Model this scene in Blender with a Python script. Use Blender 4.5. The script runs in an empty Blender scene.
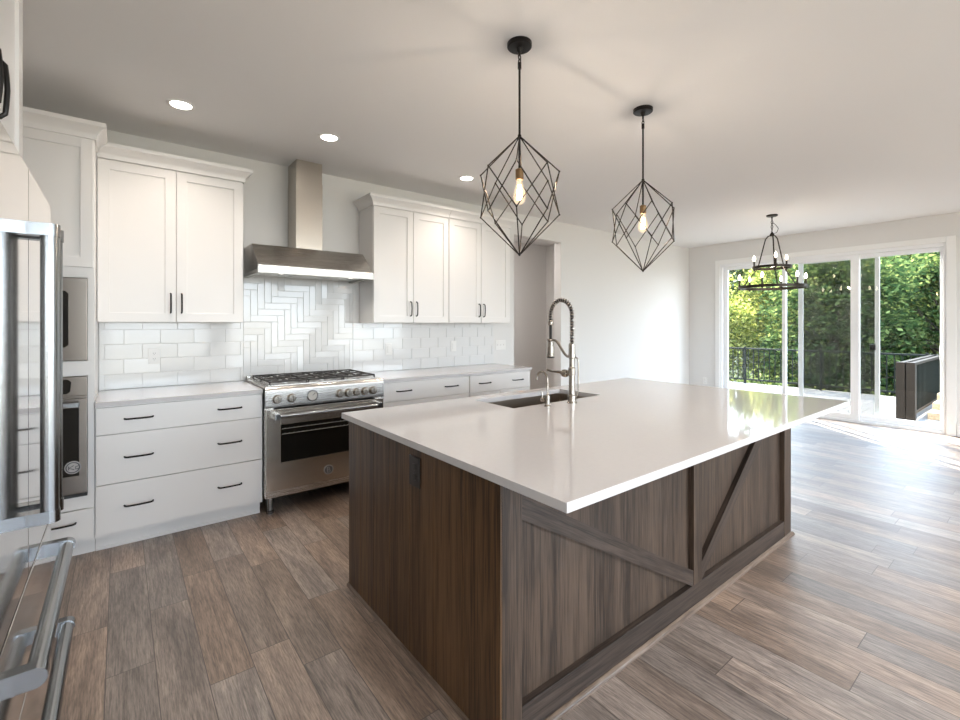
import bpy, bmesh, math, random
from mathutils import Vector, Matrix
import numpy as np
sc = bpy.context.scene
COL = sc.collection
PI = math.pi

# ------------------------------------------------------------------ camera, sky, sun, daylight, exposure
CAM_Z = 1.378
YAW = math.radians(38.155)
cd = bpy.data.cameras.new('camera')
cd.sensor_width = 36.0
cd.lens = 457.77 / 960 * 36.0
cd.shift_y = -(360 - 324.27) / 960
cd.clip_start = 0.02
cam = bpy.data.objects.new('camera', cd)
cam.location = (0, 0, CAM_Z)
cam.rotation_euler = (PI / 2, 0, -YAW)
COL.objects.link(cam)
sc.camera = cam

sc.view_settings.view_transform = 'Standard'
sc.view_settings.look = 'None'
sc.view_settings.gamma = 1.0
sc.view_settings.use_curve_mapping = False
sc.view_settings.exposure = 0.34
sc.cycles.use_denoising = True
sc.cycles.max_bounces = 14
sc.cycles.diffuse_bounces = 8
sc.cycles.glossy_bounces = 6
sc.cycles.transparent_max_bounces = 24
sc.cycles.sample_clamp_indirect = 8.0
sc.cycles.caustics_reflective = False
sc.cycles.caustics_refractive = False

SKY_STRENGTH = 11.0
SUN_ENERGY = 34.0
w = bpy.data.worlds.new('sky')
sc.world = w
w.use_nodes = True
nt = w.node_tree
bg = nt.nodes['Background']
tc = nt.nodes.new('ShaderNodeTexCoord')
sx = nt.nodes.new('ShaderNodeSeparateXYZ')
rp = nt.nodes.new('ShaderNodeValToRGB')
mr = nt.nodes.new('ShaderNodeMapRange')          # height above the horizon, -1..1 to 0..1
mr.inputs['From Min'].default_value = -1.0
rp.color_ramp.elements[0].position = 0.47
rp.color_ramp.elements[0].color = (0.36, 0.345, 0.30, 1)
rp.color_ramp.elements[1].position = 0.50
rp.color_ramp.elements[1].color = (0.86, 0.93, 1.0, 1)
el = rp.color_ramp.elements.new(0.9)
el.color = (0.48, 0.68, 1.0, 1)
nt.links.new(tc.outputs['Generated'], sx.inputs[0])
nt.links.new(sx.outputs['Z'], mr.inputs['Value'])
nt.links.new(mr.outputs[0], rp.inputs[0])
nt.links.new(rp.outputs[0], bg.inputs[0])
bg.inputs[1].default_value = SKY_STRENGTH

def lamp(name, kind, loc, energy, color=(1, 1, 1), rot=None, aim=None, **kw):
    l = bpy.data.lights.new(name, kind)
    l.energy = energy
    l.color = color
    for k, v in kw.items():
        setattr(l, k, v)
    o = bpy.data.objects.new(name, l)
    o.location = loc
    if aim is not None:
        o.rotation_euler = Vector(aim).to_track_quat('-Z', 'Y').to_euler()
    if rot is not None:
        o.rotation_euler = rot
    COL.objects.link(o)
    return o

SUN_DIR = Vector((-0.65, -0.76, -math.tan(math.radians(37)))).normalized()
lamp('sun', 'SUN', (20, 20, 20), SUN_ENERGY, (1.0, 0.93, 0.82), aim=SUN_DIR, angle=0.009)
# daylight from the sliding door and unseen windows added to fill the room
por = lamp('door_portal', 'AREA', (8.30, 2.25, 1.22), 1.0, aim=(-1, 0, 0), shape='RECTANGLE', size=2.7, size_y=2.35)
por.data.cycles.is_portal = True
for i, wx in enumerate((0.40, 2.95, 5.5)):
    po = lamp('window_portal', 'AREA', (wx, -3.66, 1.38), 1.0, aim=(0, 1, 0), shape='RECTANGLE', size=2.2, size_y=2.3)
    po.data.cycles.is_portal = True

# ------------------------------------------------------------------ helpers
def smooth_by_angle(me, ang=35):
    bm = bmesh.new(); bm.from_mesh(me)
    for f in bm.faces: f.smooth = True
    for e in bm.edges:
        if len(e.link_faces) == 2 and e.calc_face_angle(0) > math.radians(ang):
            e.smooth = False
    bm.to_mesh(me); bm.free()

class MB:
    """collects shapes in world coordinates for one mesh object"""
    def __init__(self, xf=None):
        self.bm = bmesh.new(); self.xf = xf
    def _p(self, p):
        return Vector(self.xf(*p)) if self.xf else Vector(p)
    def box(self, a, b, bev=0.0, seg=2):
        x0, y0, z0 = [min(a[i], b[i]) for i in range(3)]
        x1, y1, z1 = [max(a[i], b[i]) for i in range(3)]
        P = [(x0, y0, z0), (x1, y0, z0), (x1, y1, z0), (x0, y1, z0), (x0, y0, z1), (x1, y0, z1), (x1, y1, z1), (x0, y1, z1)]
        return self.hexa(P, bev, seg)
    def hexa(self, P, bev=0.0, seg=2):
        bm = self.bm
        v = [bm.verts.new(self._p(p)) for p in P]
        fs = [bm.faces.new([v[i] for i in q]) for q in ((0, 3, 2, 1), (4, 5, 6, 7), (0, 1, 5, 4), (1, 2, 6, 5), (2, 3, 7, 6), (3, 0, 4, 7))]
        if bev > 0:
            es = list({e for f in fs for e in f.edges})
            bmesh.ops.bevel(bm, geom=es, offset=bev, segments=seg, affect='EDGES', profile=0.5)
        return self
    def quad(self, P):
        self.bm.faces.new([self.bm.verts.new(self._p(p)) for p in P]); return self
    def prism(self, prof, h0, h1, plane='yz'):
        """closed profile in a plane, extruded between h0 and h1 on the remaining axis"""
        def mk(p, h):
            if plane == 'yz': return (h, p[0], p[1])
            if plane == 'xz': return (p[0], h, p[1])
            return (p[0], p[1], h)
        bm = self.bm
        A = [bm.verts.new(self._p(mk(p, h0))) for p in prof]
        B = [bm.verts.new(self._p(mk(p, h1))) for p in prof]
        n = len(prof)
        bm.faces.new(A); bm.faces.new(B[::-1])
        for i in range(n):
            j = (i + 1) % n
            bm.faces.new((A[i], B[i], B[j], A[j]))
        return self
    def tube(self, path, r, n=10, closed=False, caps=True):
        bm = self.bm
        pts = [self._p(p) for p in path]
        m = len(pts)
        rs = r if isinstance(r, (list, tuple)) else [r] * m
        rings = []; nrm = None
        for i, p in enumerate(pts):
            if closed: t = pts[(i + 1) % m] - pts[i - 1]
            elif i == 0: t = pts[1] - pts[0]
            elif i == m - 1: t = pts[-1] - pts[-2]
            else: t = (pts[i + 1] - p).normalized() + (p - pts[i - 1]).normalized()
            t.normalize()
            if nrm is None:
                ref = Vector((0, 0, 1)) if abs(t.z) < 0.9 else Vector((1, 0, 0))
                nrm = t.cross(ref).normalized()
            else:
                nrm = (nrm - t * nrm.dot(t)).normalized()
            b = t.cross(nrm)
            rings.append([bm.verts.new(p + (nrm * math.cos(2 * PI * k / n) + b * math.sin(2 * PI * k / n)) * rs[i]) for k in range(n)])
        for i in range(m if closed else m - 1):
            A, B = rings[i], rings[(i + 1) % m]
            for k in range(n):
                l = (k + 1) % n
                bm.faces.new((A[k], A[l], B[l], B[k]))
        if caps and not closed:
            bm.faces.new(rings[0][::-1]); bm.faces.new(rings[-1])
        return self
    def lathe(self, prof, c, axis='z', n=24):
        """profile [(r, h)...] turned about an axis through c; capped ends"""
        bm = self.bm
        c = Vector(c)
        ax = axis if isinstance(axis, Vector) else {'x': Vector((1, 0, 0)), 'y': Vector((0, 1, 0)), 'z': Vector((0, 0, 1)), '-y': Vector((0, -1, 0)), '-x': Vector((-1, 0, 0)), '-z': Vector((0, 0, -1))}[axis]
        ax = ax.normalized()
        u = ax.orthogonal().normalized(); v = ax.cross(u)
        rings = []
        for r, h in prof:
            if r < 1e-6:
                rings.append([bm.verts.new(self._p(c + ax * h))])
            else:
                rings.append([bm.verts.new(self._p(c + ax * h + (u * math.cos(2 * PI * k / n) + v * math.sin(2 * PI * k / n)) * r)) for k in range(n)])
        for A, B in zip(rings, rings[1:]):
            for k in range(n):
                l = (k + 1) % n
                if len(A) == 1 and len(B) == 1: continue
                if len(A) == 1: bm.faces.new((A[0], B[l], B[k]))
                elif len(B) == 1: bm.faces.new((A[k], A[l], B[0]))
                else: bm.faces.new((A[k], A[l], B[l], B[k]))
        if len(rings[0]) > 1: bm.faces.new(rings[0][::-1])
        if len(rings[-1]) > 1: bm.faces.new(rings[-1])
        return self
    def torus(self, c, R, r, axis='z', n=48, m=10, sx=1.0):
        c = Vector(c)
        f = {'z': lambda a: (math.cos(a) * R, math.sin(a) * R, 0), 'x': lambda a: (0, math.cos(a) * R * sx, math.sin(a) * R), 'y': lambda a: (math.cos(a) * R * sx, 0, math.sin(a) * R)}[axis]
        return self.tube([c + Vector(f(2 * PI * k / n)) for k in range(n)], r, m, closed=True)
    def build(self, name, mat, parent=None, smooth=True, kind=None):
        bm = self.bm
        bmesh.ops.recalc_face_normals(bm, faces=bm.faces)
        if parent is not None:
            L = wloc(parent)
            bmesh.ops.translate(bm, verts=bm.verts, vec=-L)
        me = bpy.data.meshes.new(name)
        bm.to_mesh(me); bm.free()
        if smooth: smooth_by_angle(me)
        if mat: me.materials.append(mat)
        o = bpy.data.objects.new(name, me)
        COL.objects.link(o)
        if smooth:
            wn = o.modifiers.new('weighted_normals', 'WEIGHTED_NORMAL'); wn.keep_sharp = True; wn.weight = 80
        if parent is not None: o.parent = parent
        if kind: o['kind'] = kind
        return o

def wloc(o):
    L = Vector(o.location); p = o.parent
    while p is not None:
        L += Vector(p.location); p = p.parent
    return L
def tag(o, label, cat, group=None):
    o['label'] = label; o['category'] = cat
    if group: o['group'] = group
    return o
def thing(name, label, cat, loc, group=None):
    o = bpy.data.objects.new(name, None); COL.objects.link(o)
    o.location = loc; o.empty_display_size = 0.1
    return tag(o, label, cat, group)
def struct(name, mb, mat, parent=None, smooth=True):
    o = mb.build(name, mat, parent, smooth)
    o['kind'] = 'structure'
    return o

# ------------------------------------------------------------------ materials
def nm(name):
    m = bpy.data.materials.new(name); m.use_nodes = True
    return m, m.node_tree, m.node_tree.nodes['Principled BSDF']
def pbr(name, col, rough=0.5, metal=0.0, spec=0.5, noise=0.0, nscale=8.0, bump=0.0, bscale=200.0, emit=None, es=0.0, coat=0.0):
    m, nt, b = nm(name)
    b.inputs['Base Color'].default_value = (*col, 1)
    b.inputs['Roughness'].default_value = rough
    b.inputs['Metallic'].default_value = metal
    b.inputs['Specular IOR Level'].default_value = spec
    b.inputs['Coat Weight'].default_value = coat
    if emit:
        b.inputs['Emission Color'].default_value = (*emit, 1)
        b.inputs['Emission Strength'].default_value = es
    if noise or bump:
        t = nt.nodes.new('ShaderNodeTexCoord')
    if noise:
        n = nt.nodes.new('ShaderNodeTexNoise'); n.inputs['Scale'].default_value = nscale; n.inputs['Detail'].default_value = 5
        nt.links.new(t.outputs['Object'], n.inputs['Vector'])
        r = nt.nodes.new('ShaderNodeMapRange')
        r.inputs['To Min'].default_value = 1 - noise; r.inputs['To Max'].default_value = 1 + noise
        nt.links.new(n.outputs['Fac'], r.inputs['Value'])
        mx = nt.nodes.new('ShaderNodeVectorMath'); mx.operation = 'SCALE'
        mx.inputs[0].default_value = col
        nt.links.new(r.outputs[0], mx.inputs['Scale'])
        nt.links.new(mx.outputs[0], b.inputs['Base Color'])
    if bump:
        n2 = nt.nodes.new('ShaderNodeTexNoise'); n2.inputs['Scale'].default_value = bscale
        nt.links.new(t.outputs['Object'], n2.inputs['Vector'])
        bp = nt.nodes.new('ShaderNodeBump'); bp.inputs['Strength'].default_value = bump; bp.inputs['Distance'].default_value = 0.002
        nt.links.new(n2.outputs['Fac'], bp.inputs['Height'])
        nt.links.new(bp.outputs[0], b.inputs['Normal'])
    return m
def steel(name, col=(0.62, 0.60, 0.57), rough=0.25, axis=(1, 1, 120), var=0.05, bump=0.012):
    m, nt, b = nm(name)
    b.inputs['Metallic'].default_value = 1.0
    t = nt.nodes.new('ShaderNodeTexCoord'); mp = nt.nodes.new('ShaderNodeMapping')
    mp.inputs['Scale'].default_value = axis
    n = nt.nodes.new('ShaderNodeTexNoise'); n.inputs['Scale'].default_value = 6.0; n.inputs['Detail'].default_value = 3
    nt.links.new(t.outputs['Object'], mp.inputs[0]); nt.links.new(mp.outputs[0], n.inputs['Vector'])
    r = nt.nodes.new('ShaderNodeMapRange'); r.inputs['To Min'].default_value = rough - var; r.inputs['To Max'].default_value = rough + var
    nt.links.new(n.outputs['Fac'], r.inputs['Value']); nt.links.new(r.outputs[0], b.inputs['Roughness'])
    b.inputs['Base Color'].default_value = (*col, 1)
    if bump:
        bp = nt.nodes.new('ShaderNodeBump'); bp.inputs['Strength'].default_value = bump; bp.inputs['Distance'].default_value = 0.001
        nt.links.new(n.outputs['Fac'], bp.inputs['Height']); nt.links.new(bp.outputs[0], b.inputs['Normal'])
    return m
def wood(name, dark, light, axis, rough=0.42, seam=None):
    """stained wood with the grain stretched along one axis (scale small on that axis)"""
    m, nt, b = nm(name)
    t = nt.nodes.new('ShaderNodeTexCoord'); mp = nt.nodes.new('ShaderNodeMapping'); mp.inputs['Scale'].default_value = axis
    nt.links.new(t.outputs['Object'], mp.inputs[0])
    n = nt.nodes.new('ShaderNodeTexNoise'); n.inputs['Scale'].default_value = 1.0; n.inputs['Detail'].default_value = 8; n.inputs['Roughness'].default_value = 0.65; n.inputs['Distortion'].default_value = 0.4
    nt.links.new(mp.outputs[0], n.inputs['Vector'])
    mp2 = nt.nodes.new('ShaderNodeMapping'); mp2.inputs['Scale'].default_value = [a * 0.13 for a in axis]
    nt.links.new(t.outputs['Object'], mp2.inputs[0])
    n2 = nt.nodes.new('ShaderNodeTexNoise'); n2.inputs['Scale'].default_value = 1.0; n2.inputs['Detail'].default_value = 3
    nt.links.new(mp2.outputs[0], n2.inputs['Vector'])
    ad = nt.nodes.new('ShaderNodeMath'); ad.operation = 'MULTIPLY_ADD'; ad.inputs[1].default_value = 0.65
    mu = nt.nodes.new('ShaderNodeMath'); mu.operation = 'MULTIPLY'; mu.inputs[1].default_value = 0.35
    nt.links.new(n2.outputs['Fac'], mu.inputs[0]); nt.links.new(n.outputs['Fac'], ad.inputs[0]); nt.links.new(mu.outputs[0], ad.inputs[2])
    mp3 = nt.nodes.new('ShaderNodeMapping'); mp3.inputs['Scale'].default_value = [a * 3.2 for a in axis]
    nt.links.new(t.outputs['Object'], mp3.inputs[0])
    n3 = nt.nodes.new('ShaderNodeTexNoise'); n3.inputs['Scale'].default_value = 1.0; n3.inputs['Detail'].default_value = 3
    nt.links.new(mp3.outputs[0], n3.inputs['Vector'])
    f3 = nt.nodes.new('ShaderNodeMath'); f3.operation = 'MULTIPLY_ADD'; f3.inputs[1].default_value = 0.34; f3.inputs[2].default_value = -0.17
    nt.links.new(n3.outputs['Fac'], f3.inputs[0])
    ad2 = nt.nodes.new('ShaderNodeMath'); ad2.operation = 'ADD'
    nt.links.new(ad.outputs[0], ad2.inputs[0]); nt.links.new(f3.outputs[0], ad2.inputs[1]); ad = ad2
    rp = nt.nodes.new('ShaderNodeValToRGB')
    rp.color_ramp.elements[0].position = 0.40; rp.color_ramp.elements[0].color = (*dark, 1)
    rp.color_ramp.elements[1].position = 0.60; rp.color_ramp.elements[1].color = (*light, 1)
    nt.links.new(ad.outputs[0], rp.inputs[0]); nt.links.new(rp.outputs[0], b.inputs['Base Color'])
    b.inputs['Roughness'].default_value = rough
    b.inputs['Specular IOR Level'].default_value = 0.4
    bp = nt.nodes.new('ShaderNodeBump'); bp.inputs['Strength'].default_value = 0.18; bp.inputs['Distance'].default_value = 0.001
    nt.links.new(n.outputs['Fac'], bp.inputs['Height']); nt.links.new(bp.outputs[0], b.inputs['Normal'])
    return m
def floor_mat():
    m, nt, b = nm('plank_floor')
    N = nt.nodes.new; L = nt.links.new
    def math_(op, a=None, b_=None, c=None):
        n = N('ShaderNodeMath'); n.operation = op
        for i, v in enumerate((a, b_, c)):
            if v is None: continue
            if isinstance(v, (int, float)): n.inputs[i].default_value = v
            else: L(v, n.inputs[i])
        return n.outputs[0]
    t = N('ShaderNodeTexCoord'); s = N('ShaderNodeSeparateXYZ'); L(t.outputs['Object'], s.inputs[0])
    X, Y = s.outputs['X'], s.outputs['Y']
    W, LEN = 0.157, 0.95
    xr = math_('DIVIDE', math_('ADD', X, 0.045), W); row = math_('FLOOR', xr); fx = math_('FRACT', xr)
    wn = N('ShaderNodeTexWhiteNoise'); wn.noise_dimensions = '1D'; L(row, wn.inputs['W'])
    yr = math_('ADD', math_('DIVIDE', Y, LEN), math_('MULTIPLY', wn.outputs['Value'], 1.0)); col = math_('FLOOR', yr); fy = math_('FRACT', yr)
    cb = N('ShaderNodeCombineXYZ'); L(row, cb.inputs[0]); L(col, cb.inputs[1])
    wn2 = N('ShaderNodeTexWhiteNoise'); wn2.noise_dimensions = '2D'; L(cb.outputs[0], wn2.inputs['Vector'])
    rnd = wn2.outputs['Value']
    # grain
    mp = N('ShaderNodeMapping'); mp.inputs['Scale'].default_value = (60, 3.4, 1); L(t.outputs['Object'], mp.inputs[0])
    n1 = N('ShaderNodeTexNoise'); n1.noise_dimensions = '4D'; n1.inputs['Scale'].default_value = 1; n1.inputs['Detail'].default_value = 9; n1.inputs['Roughness'].default_value = 0.68; n1.inputs['Distortion'].default_value = 0.8
    L(mp.outputs[0], n1.inputs['Vector']); L(math_('MULTIPLY', rnd, 60.0), n1.inputs['W'])
    mp2 = N('ShaderNodeMapping'); mp2.inputs['Scale'].default_value = (9, 1.6, 1); L(t.outputs['Object'], mp2.inputs[0])
    n2 = N('ShaderNodeTexNoise'); n2.noise_dimensions = '4D'; n2.inputs['Scale'].default_value = 1; n2.inputs['Detail'].default_value = 4; n2.inputs['Distortion'].default_value = 1.2
    L(mp2.outputs[0], n2.inputs['Vector']); L(math_('MULTIPLY', rnd, 37.0), n2.inputs['W'])
    mixf = math_('ADD', math_('MULTIPLY', n1.outputs['Fac'], 0.5), math_('MULTIPLY', n2.outputs['Fac'], 0.5))
    rp = N('ShaderNodeValToRGB')
    e = rp.color_ramp.elements
    e[0].position = 0.36; e[0].color = (0.130, 0.091, 0.069, 1)
    e[1].position = 0.66; e[1].color = (0.39, 0.286, 0.216, 1)
    k = e.new(0.50); k.color = (0.255, 0.181, 0.135, 1)
    L(mixf, rp.inputs[0])
    # fine pores and dark smudges that follow each plank
    mp3 = N('ShaderNodeMapping'); mp3.inputs['Scale'].default_value = (190, 13, 1); L(t.outputs['Object'], mp3.inputs[0])
    n3 = N('ShaderNodeTexNoise'); n3.noise_dimensions = '4D'; n3.inputs['Scale'].default_value = 1; n3.inputs['Detail'].default_value = 4; n3.inputs['Roughness'].default_value = 0.7
    L(mp3.outputs[0], n3.inputs['Vector']); L(math_('MULTIPLY', rnd, 91.0), n3.inputs['W'])
    f3 = N('ShaderNodeMapRange'); f3.inputs['From Min'].default_value = 0.36; f3.inputs['From Max'].default_value = 0.60; f3.inputs['To Min'].default_value = 0.50; f3.inputs['To Max'].default_value = 1.18; L(n3.outputs['Fac'], f3.inputs['Value'])
    mp4 = N('ShaderNodeMapping'); mp4.inputs['Scale'].default_value = (13, 3.2, 1); L(t.outputs['Object'], mp4.inputs[0])
    n4 = N('ShaderNodeTexNoise'); n4.noise_dimensions = '4D'; n4.inputs['Scale'].default_value = 1; n4.inputs['Detail'].default_value = 6; n4.inputs['Roughness'].default_value = 0.6; n4.inputs['Distortion'].default_value = 0.6
    L(mp4.outputs[0], n4.inputs['Vector']); L(math_('MULTIPLY', rnd, 23.0), n4.inputs['W'])
    f4 = N('ShaderNodeMapRange'); f4.inputs['From Min'].default_value = 0.60; f4.inputs['From Max'].default_value = 0.74; f4.inputs['To Min'].default_value = 1.0; f4.inputs['To Max'].default_value = 0.48; L(n4.outputs['Fac'], f4.inputs['Value'])
    val = math_('MULTIPLY', math_('ADD', math_('MULTIPLY', rnd, 0.72), 0.72), math_('MULTIPLY', f3.outputs[0], f4.outputs[0]))
    mul = N('ShaderNodeVectorMath'); mul.operation = 'SCALE'; L(rp.outputs[0], mul.inputs[0]); L(val, mul.inputs['Scale'])
    # a few grey planks
    wn3 = N('ShaderNodeTexWhiteNoise'); wn3.noise_dimensions = '3D'
    cb3 = N('ShaderNodeCombineXYZ'); L(row, cb3.inputs[0]); L(col, cb3.inputs[1]); cb3.inputs[2].default_value = 7.3; L(cb3.outputs[0], wn3.inputs['Vector'])
    hs = N('ShaderNodeHueSaturation'); L(mul.outputs[0], hs.inputs['Color']); L(math_('ADD', math_('MULTIPLY', wn3.outputs['Value'], 0.45), 0.62), hs.inputs['Saturation'])
    # grout
    gx = math_('MINIMUM', fx, math_('SUBTRACT', 1.0, fx)); gy = math_('MINIMUM', fy, math_('SUBTRACT', 1.0, fy))
    dm = math_('MINIMUM', math_('MULTIPLY', gx, W), math_('MULTIPLY', gy, LEN))
    g = N('ShaderNodeMapRange'); g.inputs['From Min'].default_value = 0.0009; g.inputs['From Max'].default_value = 0.0022; L(dm, g.inputs['Value'])
    mc = N('ShaderNodeMix'); mc.data_type = 'RGBA'; L(g.outputs[0], mc.inputs['Factor'])
    mc.inputs['A'].default_value = (0.075, 0.055, 0.045, 1); L(hs.outputs[0], mc.inputs['B'])
    L(mc.outputs['Result'], b.inputs['Base Color'])
    rr = N('ShaderNodeMapRange'); rr.inputs['To Min'].default_value = 0.36; rr.inputs['To Max'].default_value = 0.52; L(n1.outputs['Fac'], rr.inputs['Value'])
    L(rr.outputs[0], b.inputs['Roughness'])
    b.inputs['Specular IOR Level'].default_value = 0.8
    b.inputs['Coat Weight'].default_value = 0.45
    b.inputs['Coat Roughness'].default_value = 0.42
    hgt = math_('ADD', math_('MULTIPLY', g.outputs[0], 1.0), math_('MULTIPLY', n1.outputs['Fac'], 0.35))
    bp = N('ShaderNodeBump'); bp.inputs['Strength'].default_value = 0.35; bp.inputs['Distance'].default_value = 0.0015
    L(hgt, bp.inputs['Height']); L(bp.outputs[0], b.inputs['Normal'])
    return m
def glass_mat(name, tint=(0.97, 0.985, 0.98), refl=0.9):
    m = bpy.data.materials.new(name); m.use_nodes = True; nt = m.node_tree; nt.nodes.clear()
    o = nt.nodes.new('ShaderNodeOutputMaterial'); mx = nt.nodes.new('ShaderNodeMixShader')
    tr = nt.nodes.new('ShaderNodeBsdfTransparent'); gl = nt.nodes.new('ShaderNodeBsdfGlossy')
    # Schlick reflectance, the same from either side of the thin pane
    def mth(op, a, b_=None):
        n = nt.nodes.new('ShaderNodeMath'); n.operation = op
        for i, v in enumerate((a, b_)):
            if v is None: continue
            if isinstance(v, (int, float)): n.inputs[i].default_value = v
            else: nt.links.new(v, n.inputs[i])
        return n
    geo = nt.nodes.new('ShaderNodeNewGeometry'); dt = nt.nodes.new('ShaderNodeVectorMath'); dt.operation = 'DOT_PRODUCT'
    nt.links.new(geo.outputs['Normal'], dt.inputs[0]); nt.links.new(geo.outputs['Incoming'], dt.inputs[1])
    fr = mth('MULTIPLY_ADD', mth('POWER', mth('SUBTRACT', 1.0, mth('ABSOLUTE', dt.outputs['Value']).outputs[0]).outputs[0], 5.0).outputs[0], 0.96)
    fr.inputs[2].default_value = 0.035
    mu = mth('MULTIPLY', fr.outputs[0], refl)
    tr.inputs[0].default_value = (*tint, 1); gl.inputs['Roughness'].default_value = 0.0
    nt.links.new(mu.outputs[0], mx.inputs[0])
    nt.links.new(tr.outputs[0], mx.inputs[1]); nt.links.new(gl.outputs[0], mx.inputs[2]); nt.links.new(mx.outputs[0], o.inputs[0])
    return m
def bulb_mat():
    m = bpy.data.materials.new('lit_bulb_glass'); m.use_nodes = True; nt = m.node_tree; nt.nodes.clear()
    o = nt.nodes.new('ShaderNodeOutputMaterial'); ad = nt.nodes.new('ShaderNodeAddShader')
    tr = nt.nodes.new('ShaderNodeBsdfTransparent'); tr.inputs[0].default_value = (0.9, 0.86, 0.8, 1)
    em = nt.nodes.new('ShaderNodeEmission'); em.inputs[0].default_value = (1.0, 0.80, 0.56, 1); em.inputs[1].default_value = 0.35
    nt.links.new(tr.outputs[0], ad.inputs[0]); nt.links.new(em.outputs[0], ad.inputs[1]); nt.links.new(ad.outputs[0], o.inputs[0])
    return m
def screen_mat():
    m = bpy.data.materials.new('insect_screen'); m.use_nodes = True; nt = m.node_tree; nt.nodes.clear()
    o = nt.nodes.new('ShaderNodeOutputMaterial'); mx = nt.nodes.new('ShaderNodeMixShader')
    tr = nt.nodes.new('ShaderNodeBsdfTransparent'); df = nt.nodes.new('ShaderNodeBsdfDiffuse')
    df.inputs[0].default_value = (0.05, 0.05, 0.045, 1); mx.inputs[0].default_value = 0.38
    nt.links.new(tr.outputs[0], mx.inputs[1]); nt.links.new(df.outputs[0], mx.inputs[2]); nt.links.new(mx.outputs[0], o.inputs[0])
    return m
def leaf_mat(name, c1, c2, c3):
    m = bpy.data.materials.new(name); m.use_nodes = True; nt = m.node_tree; nt.nodes.clear()
    o = nt.nodes.new('ShaderNodeOutputMaterial'); mx = nt.nodes.new('ShaderNodeMixShader'); mx.inputs[0].default_value = 0.45
    geo = nt.nodes.new('ShaderNodeNewGeometry'); rp = nt.nodes.new('ShaderNodeValToRGB')
    e = rp.color_ramp.elements
    e[0].position = 0.0; e[0].color = (*c1, 1); e[1].position = 1.0; e[1].color = (*c3, 1); k = e.new(0.55); k.color = (*c2, 1)
    nt.links.new(geo.outputs['Random Per Island'], rp.inputs[0])
    df = nt.nodes.new('ShaderNodeBsdfDiffuse'); tl = nt.nodes.new('ShaderNodeBsdfTranslucent')
    hs = nt.nodes.new('ShaderNodeHueSaturation'); hs.inputs['Hue'].default_value = 0.475; hs.inputs['Value'].default_value = 1.25; hs.inputs['Saturation'].default_value = 1.05
    nt.links.new(rp.outputs[0], df.inputs[0]); nt.links.new(rp.outputs[0], hs.inputs['Color']); nt.links.new(hs.outputs[0], tl.inputs[0])
    nt.links.new(df.outputs[0], mx.inputs[1]); nt.links.new(tl.outputs[0], mx.inputs[2]); nt.links.new(mx.outputs[0], o.inputs[0])
    return m

M = {}
M['wall'] = pbr('wall_paint', (0.72, 0.71, 0.695), 0.6, spec=0.3, bump=0.04, bscale=350)
M['ceiling'] = pbr('ceiling_paint', (0.83, 0.825, 0.82), 0.8, spec=0.2, bump=0.04, bscale=300)
M['trim'] = pbr('trim_paint', (0.84, 0.84, 0.83), 0.35, noise=0.01)
M['vinyl'] = pbr('white_vinyl', (0.84, 0.85, 0.86), 0.3, noise=0.01)
M['cab'] = pbr('cabinet_paint', (0.80, 0.785, 0.77), 0.33, noise=0.008, nscale=3)
M['toe'] = pbr('toe_kick_paint', (0.80, 0.785, 0.77), 0.4, noise=0.01)
M['quartz'] = pbr('quartz', (0.62, 0.60, 0.60), 0.055, noise=0.03, nscale=60)
M['tile'] = pbr('glazed_tile', (0.74, 0.74, 0.735), 0.10, noise=0.02, nscale=6, bump=0.03, bscale=10)
M['grout'] = pbr('grout', (0.74, 0.73, 0.715), 0.9, noise=0.05, nscale=60)
M['black'] = pbr('black_metal', (0.016, 0.014, 0.013), 0.38, metal=0.6, noise=0.1, nscale=20)
M['bronze'] = pbr('dark_bronze', (0.040, 0.032, 0.026), 0.35, metal=0.8, noise=0.1, nscale=20)
M['iron'] = pbr('cast_iron', (0.022, 0.018, 0.015), 0.55, noise=0.2, nscale=40, bump=0.1)
M['brass'] = pbr('aged_brass', (0.30, 0.19, 0.10), 0.35, metal=1.0, noise=0.1)
M['steel'] = steel('brushed_steel', (0.53, 0.505, 0.475), 0.27, (1, 120, 120), 0.03, 0.004)
M['steel_lip'] = steel('hood_lip_steel', (0.50, 0.49, 0.47), 0.42, (1, 120, 120), 0.02, 0.0)
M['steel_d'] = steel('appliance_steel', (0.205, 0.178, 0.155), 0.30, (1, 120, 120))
M['steel_v'] = steel('brushed_steel_upright', (0.54, 0.49, 0.43), 0.26, (120, 120, 1), 0.02, 0.0)
M['fridge'] = steel('fridge_steel', (0.64, 0.62, 0.605), 0.07, (1, 1, 90), 0.015, 0.004)
M['polish'] = steel('polished_steel', (0.31, 0.32, 0.33), 0.25, (90, 90, 1), 0.03, 0.0)
M['nickel'] = pbr('brushed_nickel', (0.38, 0.345, 0.305), 0.26, metal=1.0, noise=0.04, nscale=30)
M['sink'] = steel('sink_steel', (0.42, 0.36, 0.30), 0.32, (60, 1, 60))
M['dark_glass'] = pbr('black_glass', (0.008, 0.008, 0.007), 0.03, spec=0.6, noise=0.05)
M['oven_inside'] = pbr('oven_enamel', (0.012, 0.012, 0.012), 0.3, noise=0.1)
M['oven_glass'] = glass_mat('oven_window_glass', (0.35, 0.36, 0.34), 1.0)
M['glass'] = glass_mat('window_glass')
M['bulb_glass'] = bulb_mat()
M['screen'] = screen_mat()
M['plate'] = pbr('white_plastic', (0.80, 0.79, 0.77), 0.35, noise=0.01)
M['slot'] = pbr('dark_slot', (0.03, 0.03, 0.03), 0.6, noise=0.05)
M['brown_plate'] = pbr('brown_plastic', (0.022, 0.015, 0.011), 0.35, noise=0.05)
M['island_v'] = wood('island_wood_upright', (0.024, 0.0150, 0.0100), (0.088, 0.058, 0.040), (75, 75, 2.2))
M['island_h'] = wood('island_wood_level', (0.019, 0.0125, 0.0095), (0.068, 0.048, 0.037), (2.6, 75, 75))
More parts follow.
